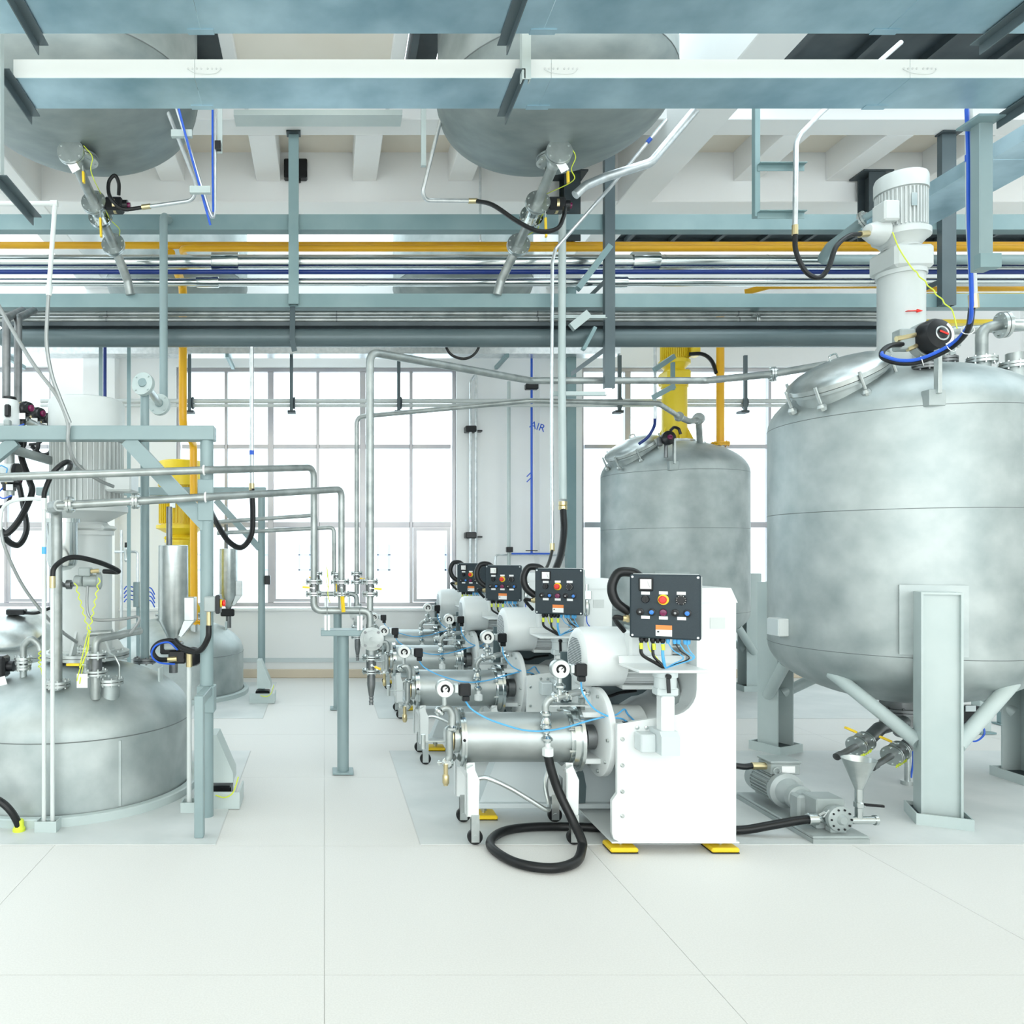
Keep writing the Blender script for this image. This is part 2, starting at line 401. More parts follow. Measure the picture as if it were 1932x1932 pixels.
# concrete ceiling: strips between the openings that the upper vessels hang through
cl = struct('ceiling', MB().box(-9, 9, 6.40, 7.3, 5.43, 5.62), 'cream')
part('front_slab', MB().box(-9, 9, -6, 2.9, 5.43, 5.62), 'cream', cl)  # unseen slab added to keep sky light off the front floor
part('ceiling_slab', MB().box(-.66, .5, 3.0, 6.25, 5.36, 5.5), 'cream', cl)
part('edge_beam', MB().box(-9, 9, 6.20, 6.44, 5.155, 5.62, .006), 'plaster', cl)
part('edge_beam', MB().box(-9, 9, 7.23, 7.53, 4.96, 5.62, .006), 'plaster', cl)
for x in (-5.2, -4.29, -3.38, -1.56, -.647, .268, 1.18, 2.10, 3.9, 4.78, 5.7): part('joist', MB().box(x, x + .23, 6.44, 7.23, 5.155, 5.44, .005), 'plaster', cl)
for x in (-.76, .5): part('joist', MB().box(x, x + .10, 3.0, 6.2, 5.30, 5.5, .005), 'plaster', cl)
part('main_beam', MB().box(2.80, 3.12, 2.0, YW, 4.95, 5.7, .008), 'plaster', cl)
part('main_beam', MB().box(-3.02, -2.70, 2.0, YW, 4.95, 5.7, .008), 'plaster', cl)
# steel decking of the upper platform beside the vessels
def deck(x0, x1, y0, y1, lab):
    d = thing('platform_deck', lab, 'platform', ((x0 + x1) / 2, (y0 + y1) / 2, 5.45))
    part('deck_plate', MB().box(x0, x1, y0, y1, 5.52, 5.53), 'darksteel', d)
    x = x0 + .1
    while x < x1:
        part('rib', MB().box(x, x + .05, y0 + .08, y1 - .08, 5.46, 5.52), 'darksteel', d); x += .55
    part('edge_channel', MB().box(x0, x1, y0, y0 + .07, 5.42, 5.52), 'darksteel', d)
    part('edge_channel', MB().box(x0, x1, y1 - .07, y1, 5.42, 5.52), 'darksteel', d)
deck(3.5, 8.6, 5.45, 6.19, 'dark ribbed steel platform underside in the front opening above the big right vessel')
deck(3.62, 8.8, 7.6, 9.5, 'dark ribbed steel platform underside behind the second concrete beam')
deck(-1.1, 1.0, 8.0, 8.25, 'narrow dark platform strip behind the rear beam between the far upper vessels')
for x, lab in ((-1.02, 'dark steel channel joist beside the left upper vessel'), (.63, 'dark steel channel joist beside the right upper vessel')):
    d = MB(); d.box(x, x + .012, 3.2, 6.17, 5.28, 5.46); d.box(x + .012, x + .24, 3.2, 6.19, 5.448, 5.46); d.box(x + .012, x + .05, 3.2, 6.19, 5.28, 5.292)
    single('steel_joist', d, 'darksteel', lab, 'beam')
# ================================================================ cable trays and their hangers
def tray(y0, y1, z, x0, x1, seams, lab, h=.088, wires=()):
    t = thing('cable_tray', lab, 'cable tray', (x0, y0, z))
    e = [x0] + seams + [x1]
    for a, b in zip(e, e[1:]):
        mb = MB(); mb.box(a + .001, b - .001, y0, y1, z, z + .003); mb.box(a + .001, b - .001, y1 - .003, y1, z + .003, z + h)
        mb.box(a + .001, b - .001, y0 + .003, y0 + .02, z + h - .004, z + h)
        s = part('tray_section', mb, 'galv', t)
        part('front_lip', MB().box(a + .001, b - .001, y0, y0 + .003, z + .003, z + h), 'white', s)  # galvanised lip coloured white to imitate front light falling on it
    for s in seams:
        part('joint_plate', MB().box(s - .055, s + .055, y1 - .03, y1 + .004, z - .003, z - .0005), 'galv', t)
        mb = MB()
        for k in range(8):
            x = s - .03 + k * .02 + (.01 if k > 3 else 0)
            mb.cyl((x, y0 - .003, z + .045), (x, y0 + .001, z + .045), .0045, n=8)
        part('screw_row', mb, 'galvtube', t)
        part('bond_wire', MB().hose([(s - .03, y0 - .003, z + .04), (s, y0 - .008, z + .022), (s + .06, y0 - .008, z + .015), (s + .10, y0 - .008, z + .02), (s + .12, y0 - .003, z + .04)], .0016, 5, 4), 'pvc', t)
    return t
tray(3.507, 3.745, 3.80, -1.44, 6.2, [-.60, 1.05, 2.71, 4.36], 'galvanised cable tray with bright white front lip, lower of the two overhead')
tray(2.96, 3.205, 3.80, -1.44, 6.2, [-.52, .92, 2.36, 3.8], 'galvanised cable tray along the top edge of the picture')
def angle_bar(x, y0, y1, z, lab, s=.045, t=.005, flip=1):
    mb = MB(); mb.box(x, x + flip * s, y0, y1, z - t, z); mb.box(x, x + flip * t, y0, y1, z - s, z - t)
    return single('angle_bracket', mb, 'rackdark', lab, 'bracket')
angle_bar(-1.47, 3.43, 3.80, 3.797, 'angle bracket under the white lipped tray at its left end')
angle_bar(-1.235, 2.90, 3.27, 3.797, 'angle bracket under the top tray at the upper left corner')
angle_bar(.91, 3.43, 3.80, 3.797, 'angle bracket under the white lipped tray beside the middle hanger', flip=-1)
angle_bar(.79, 2.90, 3.27, 3.797, 'angle bracket under the top tray near the picture centre', flip=-1)
angle_bar(2.83, 2.90, 3.27, 3.797, 'angle bracket under the top tray at the upper right corner', flip=-1)
angle_bar(3.41, 3.43, 3.84, 3.797, 'angle bracket under the white lipped tray at the right edge', flip=-1)
angle_bar(-1.47, 3.40, 3.82, 3.300, 'lowest angle bracket at the foot of the left hanger')
def channel_hanger(x, y, z0, z1, lab, w=.05):
    mb = MB(); mb.box(x - w / 2, x + w / 2, y, y + .004, z0, z1); mb.box(x - w / 2, x - w / 2 + .004, y + .004, y + .04, z0, z1); mb.box(x + w / 2 - .004, x + w / 2, y + .004, y + .04, z0, z1)
    return single('tray_hanger', mb, 'palegrey', lab, 'hanger')
channel_hanger(-1.47, 3.38, 3.30, 5.3, 'pale channel hanger dropping down the left picture edge')
channel_hanger(.915, 3.43, 3.75, 5.3, 'pale channel hanger crossing both trays near the centre', w=.04)
# tray that runs in depth beside the big agitator
t = thing('cable_tray', 'galvanised cable tray running away in depth at the upper right', 'cable tray', (4.4, 4.3, 4.2))
for a, b in ((3.9, 5.0), (5.0, 6.15)):
    mb = MB(); mb.box(4.40, 4.80, a, b - .004, 4.2, 4.203); mb.box(4.397, 4.40, a, b - .004, 4.2, 4.30); mb.box(4.80, 4.803, a, b - .004, 4.2, 4.30)
    part('tray_section', mb, 'galv', t)
t = thing('cable_tray', 'short pale tray fixed under the front concrete beam left of centre', 'cable tray', (-.05, 6.1, 5.06))
part('tray_section', MB().box(-.72, .62, 6.02, 6.18, 5.085, 5.09).box(-.72, .62, 6.02, 6.023, 5.09, 5.13).box(-.72, .62, 6.177, 6.18, 5.09, 5.15), 'palegrey', t)
for x in (-.65, .5): part('hanger_strap', MB().box(x, x + .03, 6.17, 6.199, 5.13, 5.28), 'galvtube', t)
t = thing('junction_box', 'black box fixed to the rear concrete beam behind the left of centre post', 'box', P(555, 340, 7.2)); q = P(558, 322, 7.2)
part('case', MB().box(q.x - .11, q.x + .11, 7.14, 7.228, q.z - .09, q.z + .09, .01), 'blackplastic', t); part('gland', MB().cyl(q + V(.03, -.02, -.12), q + V(.03, -.02, -.08), .02, n=10), 'blackplastic', t)
for px, z0, lab in ((1644, 4.50, 'dark steel stub column under the slab left of the white agitator motor'), (1075, 4.50, 'dark steel stub column behind the right upper vessel')):
    x = P(px, 0, 7.1).x; d = thing('stub_column', lab, 'column', (x, 7.1, z0)); part('section', MB().box(x - .075, x + .075, 7.02, 7.03, z0, 5.14).box(x - .01, x + .01, 7.03, 7.17, z0, 5.14).box(x - .075, x + .075, 7.17, 7.18, z0, 5.14), 'darksteel', d); part('head_plate', MB().box(x - .14, x + .14, 7.0, 7.2, 5.14, 5.154), 'darksteel', d)
t = thing('cable_tray', 'long galvanised tray on the window wall above the panes', 'cable tray', (0, 9.3, 4.05))
for a, b in ((-4.6, -1.9), (-1.9, .8), (.8, 3.6)):
    part('tray_section', MB().box(a, b - .004, 9.2, 9.42, 4.03, 4.035).box(a, b - .004, 9.2, 9.204, 4.035, 4.13).box(a, b - .004, 9.416, 9.42, 4.035, 4.13), 'galvtube', t)
for x in (-3.9, -1.2, 2.2): part('wall_arm', MB().box(x, x + .04, 9.19, YW - .001, 3.985, 4.03), 'rack', t)

# ================================================================ pipe rack
YR = 6.45
def beam(name, x0, x1, y0, y1, z0, z1, m, lab, cat='beam', t=.008):      # open channel with flanges to the front
    mb = MB(); mb.box(x0, x1, y0, y0 + t, z0, z1); mb.box(x0, x1, y0 + t, y1, z0, z0 + t); mb.box(x0, x1, y0 + t, y1, z1 - t, z1)
    return single(name, mb, m, lab, cat)
beam('rack_beam', -4.2, 6.6, YR, YR + .1, 4.36, 4.49, 'rack', 'upper horizontal grey beam of the pipe rack')
beam('rack_beam', -4.2, 6.6, YR, YR + .1, 3.70, 3.815, 'rack', 'lower horizontal grey beam of the pipe rack')
def post(x, z0, z1, lab, w=.085, m='rack'):
    t = thing('rack_post', lab, 'post', (x, YR - .05, z0))
    part('channel', MB().box(x - w / 2, x + w / 2, YR - .058, YR - .05, z0, z1).box(x - w / 2, x - w / 2 + .007, YR - .05, YR - .005, z0, z1).box(x + w / 2 - .007, x + w / 2, YR - .05, YR - .005, z0, z1), m, t)
    part('top_plate', MB().box(x - w * .7, x + w * .7, YR - .1, YR - .01, z1, z1 + .012), 'darksteel', t)
    return t
post(-.26, 3.71, 5.14, 'rack post hanging left of centre between the two trays and the drop pipe')
post(2.41, 3.00, 5.14, 'longest rack post reaching down past the pipes right of centre', m='rackdark')
post(5.27, 3.70, 5.14, 'rack post behind the white agitator at the right', w=.12, m='rackdark')
post(-4.0, 3.70, 5.14, 'rack post beyond the left picture edge')
for x, z, lab in ((-.26, 3.94, 'cross arm carrying pipes at the rack post left of centre'), (2.41, 3.94, 'upper cross arm carrying pipes at the long rack post'), (2.41, 3.36, 'lower cross arm under the thick pipe at the long rack post'), (5.27, 3.94, 'cross arm carrying pipes behind the white agitator')):
    mb = MB(); mb.box(x - .02, x + .02, YR - .052, 7.35, z, z + .005); mb.box(x - .02, x - .015, YR - .052, 7.35, z - .04, z)
    single('cross_arm', mb, 'rackdark', lab, 'bracket')
def pipe_x(name, x0, x1, Y, z, r, m, lab, n=16, cat='pipe'):
    return single(name, MB().cyl((x0, Y, z), (x1, Y, z), r, n=n), m, lab, cat)
pipe_x('gas_pipe', -4.3, 6.6, 7.05, 4.47, .032, 'orange', 'upper orange pipe running the whole width of the rack')
single('gas_pipe', MB().tube([(-1.31, 7.25, 4.40), (-1.31, 6.92, 4.39), (6.6, 6.92, 4.39)], .03, 12, .08), 'orange', 'lower orange pipe starting at the left elbow', 'pipe')
def clad(Y, z, r, sl, lab, x0=-4.3, x1=6.6):
    t = thing('insulated_pipe', lab, 'pipe', (0, Y, z))
    x = x0
    while x < x1 - .01:
        b = min(x + .92, x1); part('cladding', MB().lathe([(r, 0), (r, b - x - .012), (r * 1.03, b - x - .012), (r * 1.03, b - x)], (x, Y, z), (1, 0, 0), 24), 'chrome', t); x = b
    for a, b in sl: part('sleeve', MB().lathe([(r * 1.32, 0), (r * 1.36, .01), (r * 1.36, b - a - .01), (r * 1.32, b - a)], (a, Y, z), (1, 0, 0), 24), 'chrome', t)
    return t
clad(6.82, 4.225, .064, ((-1.01, -.77), (2.76, 3.0)), 'thick polished clad pipe with wide sleeves')
clad(6.82, 4.045, .036, ((-1.15, -.95), (2.52, 2.72)), 'thin polished clad pipe below the blue pipe')
pipe_x('water_pipe', -4.3, 6.6, 6.76, 4.115, .021, 'blue', 'dark blue pipe running along the rack')
t = thing('painted_pipe', 'pale blue grey pipe with a flanged elbow behind the white agitator', 'pipe', (4.3, 6.62, 4.17))
part('run', MB().cyl((4.42, 6.62, 4.17), (6.6, 6.62, 4.17), .04, n=20), 'frame', t)
part('elbow', MB().tube([(4.42, 6.62, 4.17), (4.34, 6.62, 4.17), (4.34, 6.50, 4.24), (4.42, 6.2, 4.33), (4.6, 5.9, 4.45)], .04, 14, .06), 'frame', t)
part('flange', MB().flange((4.42, 6.2, 4.33), (.14, -.27, .1), .078, .014), 'satin', t)
part('flange', MB().flange((4.61, 5.86, 4.46), (.14, -.27, .1), .078, .014), 'satin', t)
for z, Yp, lab in ((3.70, 6.62, 'upper bare stainless pipe under the lower rack beam'), (3.635, 6.60, 'lower bare stainless pipe just above the thick grey pipe')):
    t = thing('process_pipe', lab, 'pipe', (0, Yp, z))
    part('run', MB().cyl((-2.95, Yp, z), (5.2, Yp, z), .0265, n=14), 'pipe', t)
    x = -2.2 if z > 3.68 else -1.75
    part('drop', MB().tube([(-2.95, Yp, z), (-3.05, Yp, z), (-3.05, Yp, 3.3)], .0265, 12, .06), 'pipe', t)
    for q in (-1.9, .1, 1.85, 3.6): part('weld_seam', MB().cyl((q, Yp, z), (q + .012, Yp, z), .028, n=14), 'seam', t)
    part('flange', MB().flange((3.75 if z < 3.68 else 5.2, Yp, z), (1, 0, 0), .055, .012, nb=6), 'satin', t)
t = thing('main_pipe', 'thick dark grey painted pipe along the bottom of the rack', 'pipe', (0, 6.5, 3.45))
part('run', MB().cyl((-2.75, 6.5, 3.452), (4.8, 6.5, 3.452), .078, n=28), 'bigpipe', t)
part('end_cap', MB().lathe([(.078, 0), (.06, .04), (0, .055)], (4.8, 6.5, 3.452), (1, 0, 0), 28), 'bigpipe', t)
part('end_cap', MB().lathe([(.078, 0), (.06, .04), (0, .055)], (-2.75, 6.5, 3.452), (-1, 0, 0), 28), 'bigpipe', t)
single('support_rail', MB().box(-2.75, 4.8, 6.42, 6.6, 3.533, 3.54).box(-2.75, 4.8, 6.42, 6.426, 3.54, 3.565), 'darksteel', 'black support rail lying on the thick grey pipe', 'rail')
# strap hangers on the thick pipe
single('pipe_strap', MB().bar((-.27, 6.44, 3.70), (-.27, 6.38, 3.4), .045, .006, (0, 1, 0)).bar((-.27, 6.38, 3.4), (-.25, 6.36, 3.30), .045, .006, (0, 1, 0)), 'rackdark', 'bent flat strap below the left of centre rack post', 'strap')
t = thing('diagonal_strut', 'short diagonal strut with a bolted block right of centre on the rack', 'strut', (2.2, 6.5, 3.3))
part('strut', MB().bar(P(1090, 545, 6.42), P(1150, 465, 6.42), .07, .05), 'rack', t)
part('strut', MB().bar(P(1100, 660, 6.36), P(1122, 618, 6.36), .05, .03), 'rack', t)
part('block', MB().bar(P(1078, 618, 6.36), P(1110, 592, 6.36), .05, .07), 'palegrey', t)
# arms and vertical conduits on the long post
for y, lab in ((594, 'upper arm from the long rack post clamping two conduits'), (740, 'lower arm from the long rack post clamping two conduits')):
    q = P(1100, y, 6.33); single('conduit_bracket', MB().box(1.93, 2.37, 6.39, 6.395, q.z - .02, q.z + .02).box(1.93, 2.37, 6.35, 6.39, q.z - .02, q.z - .015), 'palegrey', lab, 'bracket')
t = thing('conduit', 'thick pale vertical conduit ending in a black hose behind the second control panel', 'conduit', P(1060, 945, 6.3))
part('tube', MB().tube([P(1061, 400, 6.3), P(1060, 700, 6.3), P(1062, 942, 6.3)], .031, 14), 'palegrey', t)
part('gland', MB().lathe([(.036, 0), (.036, .03), (.03, .035), (.036, .04), (.036, .07)], P(1062, 962, 6.3), (0, 0, 1), 12), 'brass', t)
part('hose', MB().hose([P(1062, 958, 6.3), P(1064, 1000, 6.2), P(1058, 1045, 6.0), P(1048, 1075, 5.85), P(1040, 1100, 5.78)], .028, 12), 'black', t)
t = thing('conduit', 'thin pale conduit slanting off the right upper vessel and dropping beside the thick one', 'conduit', P(1040, 1080, 6.3))
part('tube', MB().tube([P(1258, 225, 5.9), P(1150, 355, 6.1), P(1048, 470, 6.3), P(1042, 495, 6.3), P(1041, 760, 6.3), P(1042, 1025, 6.3)], .0145, 10, .05), 'galvtube', t)
part('tape', MB().cyl(P(1228, 261, 5.95), P(1221, 269, 5.96), .0165, n=10), 'bluehose', t)
part('gland', MB().cyl(P(1042, 1025, 6.3), P(1042, 1040, 6.3), .02, n=10), 'brass', t)
part('hose', MB().hose([P(1042, 1038, 6.3), P(1036, 1060, 6.1), P(1027, 1080, 5.9), P(1018, 1100, 5.8)], .013, 8), 'black', t)
# big bright tube curving down past the right upper vessel to its valve
single('bent_conduit', MB().tube([P(1318, 200, 5.75), P(1228, 307, 5.75), P(1140, 335, 5.75), P(1105, 350, 5.7), P(1085, 368, 5.7)], .034, 14, .12), 'galvtube', 'bright bent conduit sweeping down to the black valve under the right upper vessel', 'conduit')
# the ladder-like conduit frame hanging from the main beam
t = thing('conduit_hanger', 'two armed grey hanger under the main concrete beam holding a bent conduit', 'hanger', (2.97, 5.2, 3.9))
part('post', MB().box(2.955, 2.99, 5.2, 5.24, P(0, 408, 5.2).z, 4.95), 'rack', t)
for y in (312, 402):
    z = P(0, y, 5.2).z; part('arm', MB().box(2.97, 3.29, 5.16, 5.2, z, z + .005).box(2.97, 3.29, 5.195, 5.2, z - .04, z), 'rack', t)
t = thing('conduit', 'bent bright conduit ending in a black cable to the white agitator', 'conduit', P(1500, 440, 5.18))
part('tube', MB().tube([P(1700, 80, 5.14), P(1550, 212, 5.14), P(1502, 262, 5.14), P(1500, 425, 5.14)], .0165, 12, .15), 'galvtube', t)
part('gland', MB().cyl(P(1500, 425, 5.14), P(1500, 443, 5.14), .02, n=10), 'brass', t)
part('cable', MB().hose([P(1500, 440, 5.14), P(1502, 475, 5.14), P(1520, 512, 5.14), P(1545, 524, 5.14), P(1563, 505, 5.14), P(1578, 465, 5.16), P(1602, 445, 5.2), P(1622, 442, 5.24)], .016, 10), 'black', t)
# ================================================================ vessels
def ell(R, h, n=10, up=True, zc=0.0):                # quarter ellipse profile
    return [(R * math.cos(PI / 2 * i / n), zc + (h if up else -h) * math.sin(PI / 2 * i / n)) for i in range(n + 1)]
def upper_vessel(c, z0, lab, R=.8, sgn=1):
    x, y = c
    t = thing('upper_vessel', lab, 'tank', (x, y, z0), 'upper vessels hanging through the ceiling openings')
    prof = [(r, z) for r, z in reversed(ell(R, .4, 14, False, z0 + .4))]
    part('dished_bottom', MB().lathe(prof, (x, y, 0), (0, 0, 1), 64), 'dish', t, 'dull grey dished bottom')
    part('shell', MB().lathe([(R, z0 + .4), (R, z0 + 2.2)], (x, y, 0), (0, 0, 1), 64), 'steel', t)
    part('weld_seam', MB().ring((x, y, z0 + .4), (0, 0, 1), R, .004, 64), 'seam', t)
    part('bottom_nozzle', MB().cyl((x, y, z0 - .06), (x, y, z0 + .03), .075, n=24).flange((x, y, z0 - .04), (0, 0, 1), .115, .016), 'satin', t)
    return t
ZU = 4.40
upper_vessel((-1.70, 5.3), ZU, 'big dull steel vessel bottom hanging at the upper left')
upper_vessel((1.60, 5.3), ZU, 'big dull steel vessel bottom hanging right of the top centre')
upper_vessel((-1.70, 8.8), ZU - .1, 'far upper vessel bottom seen behind the rack at the left')
upper_vessel((1.60, 8.8), ZU - .1, 'far upper vessel bottom seen behind the rack at the centre')
def lever(mb_m, mb_h, p, d, L=.13, w=.024):           # steel stem then coloured grip
    p = V(p); d = V(d).normalized()
    mb_m.bar(p, p + d * L * .5, w * .7, .006); mb_h.bar(p + d * L * .4, p + d * L * 1.15, w, .014)
def drop_pipe(pts, lab, s):
    a, b, c, d, e = pts
    t = thing('drop_pipe', lab, 'pipe', e, 'flanged drop pipes under the upper vessels')
    ax = (b - a).normalized(); up = Vector((0, 0, 1))
    part('pipe', MB().tube([a, b, c, d, e], .037, 16, .09), 'pipe', t)
    part('branch', MB().tube([Vector((a.x, 5.3, ZU - .06)), a + Vector((0, .02, .0)), a + ax * .05], .045, 16, .03), 'satin', t)
    f0 = a - ax * .06
    part('blind_flange', MB().cyl(a, f0, .045, n=18).flange(f0 - ax * .02, ax, .09, .016, nb=6), 'satin', t)
    fp = part('flange', MB().flange(a.lerp(b, .93), ax, .092, .016), 'satin', t)
    v0 = b + ax * .05
    ax2 = (c - b).normalized()
    part('valve_body', MB().cyl(b, b + ax2 * .13, .058, n=20).flange(b + ax2 * .135, ax2, .09, .014), 'chrome', t)
    part('flange', MB().flange(c, ax2, .094, .016), 'satin', t)
    m1, m2 = MB(), MB(); lever(m1, m2, b + Vector((s * .05, -.05, -.04)), (s * .04, 0, -1), .19)
    h = part('valve_lever', m1, 'satin', t); part('grip', m2, 'handle', h)
    m1, m2 = MB(), MB(); lever(m1, m2, f0 + Vector((s * .07, .02, -.07)), (s * .05, 0, -1), .10)
    h = part('valve_lever', m1, 'satin', t); part('grip', m2, 'handle', h)
    part('earth_wire', MB().hose([f0 + Vector((s * .08, 0, .06)), f0 + Vector((s * .13, .03, .0)), f0 + Vector((s * .11, .06, -.07)), f0 + Vector((s * .13, .08, -.14)), b + Vector((s * .06, -.06, .06))], .0035, 5), 'wire', t)
    part('earth_wire', MB().hose([b + Vector((s * .08, -.03, -.03)), b.lerp(c, .4) + Vector((s * .07, -.05, .0)), b.lerp(c, .7) + Vector((s * .1, -.05, .02)), c + Vector((s * .06, -.04, .06))], .0035, 5), 'wire', t)
    part('tag', MB().bar(f0 + Vector((0, -.03, -.06)), f0 + Vector((s * .04, -.03, -.13)), .06, .002, (0, 1, 0)), 'label', t)
    k = b + Vector((.11, .0, .0))
    act = part('actuator', MB().box(k.x - .03, k.x + .10, k.y - .05, k.y + .05, k.z - .05, k.z + .05, .012).cyl(k + Vector((.1, 0, 0)), k + Vector((.135, 0, 0)), .042, n=14), 'blackplastic', t)
    part('indicator', MB().cyl(k + Vector((.135, 0, 0)), k + Vector((.155, 0, 0)), .022, n=12), 'purple', act)
    part('ring', MB().cyl(k + Vector((.03, 0, 0)), k + Vector((.05, 0, 0)), .0585, n=14), 'brass', act)
    return t
drop_pipe([P(141, 303, 5.25), P(180, 388, 5.72), P(214, 462, 6.22), P(241, 530, 6.40), P(246, 556, 6.42)], 'flanged steel drop pipe below the upper left vessel', 1)
drop_pipe([P(1048, 303, 5.25), P(1012, 388, 5.72), P(978, 462, 6.22), P(945, 530, 6.40), P(938, 556, 6.42)], 'flanged steel drop pipe below the vessel right of centre', 1)
# cables and conduits on the upper vessels
t = thing('conduit', 'pale bent conduit with a black hose looping to the left drop pipe valve', 'conduit', P(370, 380, 5.5))
part('tube', MB().tube([P(312, 200, 5.1), P(370, 345, 5.45), P(366, 378, 5.5), P(272, 391, 5.6)], .0145, 10, .08), 'galvtube', t)
part('hose', MB().hose([P(272, 391, 5.6), P(232, 394, 5.6), P(208, 372, 5.58), P(205, 345, 5.58), P(216, 331, 5.58), P(224, 345, 5.6), P(224, 368, 5.65)], .014, 8), 'black', t)
part('gland', MB().cyl(P(284, 389, 5.59), P(268, 391, 5.6), .019, n=10), 'brass', t)
t = thing('conduit', 'pair of slanted conduits with a blue hose beside the upper left vessel', 'conduit', P(400, 430, 5.2))
part('tube', MB().tube([P(332, 200, 5.05), P(404, 428, 5.3), P(405, 300, 5.3), P(404, 200, 5.3)], .0135, 10, .03), 'galvtube', t)
part('blue_hose', MB().hose([P(336, 200, 5.02), P(352, 262, 5.08), P(375, 345, 5.18), P(397, 425, 5.28)], .008, 8), 'bluehose', t)
part('blue_hose', MB().hose([P(401, 200, 5.27), P(401, 300, 5.27), P(402, 400, 5.27)], .007, 8), 'bluehose', t)
for y in (245, 352):
    q = P(335 + (y - 245) * .33, y, 5.06); part('clip', MB().box(q.x - .05, q.x + .09, q.y + .03, q.y + .06, q.z - .025, q.z + .02), 'palegrey', t)
part('bracket', MB().box(P(410, 0, 5.33).x, P(417, 0, 5.33).x + .01, 5.32, 5.33, P(0, 290, 5.33).z, P(0, 200, 5.33).z), 'palegrey', t)
part('clamp', MB().box(P(407, 0, 5.33).x, P(418, 0, 5.33).x, 5.28, 5.32, P(0, 287, 5.33).z, P(0, 272, 5.33).z), 'blackplastic', t)
t = thing('conduit', 'bent conduit with a black hose running to the valve under the right upper vessel', 'conduit', P(800, 378, 5.6))
part('tube', MB().tube([P(838, 200, 5.45), P(797, 362, 5.5), P(803, 378, 5.55), P(890, 379, 5.6)], .0145, 10, .06), 'galvtube', t)
part('gland', MB().cyl(P(884, 379, 5.6), P(900, 379, 5.6), .019, n=10), 'brass', t)
part('hose', MB().hose([P(898, 379, 5.6), P(930, 387, 5.5), P(975, 417, 5.45), P(1015, 436, 5.4), P(1050, 432, 5.4), P(1063, 410, 5.5), P(1066, 392, 5.6)], .0155, 8), 'black', t)
part('hanger', MB().box(P(794, 0, 5.55).x, P(803, 0, 5.55).x, 5.52, 5.55, P(0, 316, 5.55).z, P(0, 200, 5.55).z), 'palegrey', t)
single('small_pipe', MB().tube([P(906, 300, 7.1), P(906, 455, 7.1), P(912, 459, 7.1), P(965, 459, 7.1)], .012, 8, .03), 'galvtube', 'thin elbowed pipe beside the far centre upper vessel', 'pipe')

# ---- big standing vessels on the right
def legbeam(c, ang, r, z0, z1, w=.20, dpt=.17):
    d = Vector((math.cos(ang), math.sin(ang), 0)); tg = Vector((-d.y, d.x, 0)); p = V(c) + d * r
    def bx(a0, a1, b0, b1, z0, z1):
        m = MB(); vs = []
        for z in (z0, z1):
            for a, b in ((a0, b0), (a1, b0), (a1, b1), (a0, b1)): vs.append(p + tg * a + d * b + Vector((0, 0, z)))
        m.add(vs, [(0, 1, 2, 3), (7, 6, 5, 4), (0, 4, 5, 1), (1, 5, 6, 2), (2, 6, 7, 3), (3, 7, 4, 0)]); return m
    mb = MB()
    for q in (bx(-w / 2, -w / 2 + .012, -dpt / 2, dpt / 2, z0, z1), bx(w / 2 - .012, w / 2, -dpt / 2, dpt / 2, z0, z1), bx(-w / 2 + .012, w / 2 - .012, dpt * .28, dpt * .36, z0, z1), bx(-w / 2, w / 2, -dpt / 2, dpt / 2, z1, z1 + .012)):
        mb.add(q.v, q.f)
    base = MB()
    for q in (bx(-w * .68, w * .68, -dpt * .8, dpt * .8, 0.0, .015), bx(-w * .68, w * .68, dpt * .74, dpt * .8, .015, .07), bx(-w * .68, w * .68, -dpt * .8, -dpt * .74, .015, .07), bx(-w * .68, -w * .64, -dpt * .74, dpt * .74, .015, .07), bx(w * .64, w * .68, -dpt * .74, dpt * .74, .015, .07)):
        base.add(q.v, q.f)
    grout = bx(-w * .6, w * .6, -dpt * .7, dpt * .7, .015, .05)
    pad = bx(-w * .85, w * .85, -dpt / 2 - .012, -dpt / 2 + .004, z1 - .38, z1 + .05)
    return mb, base, grout, pad
CR = (4.05, 5.35, 0)
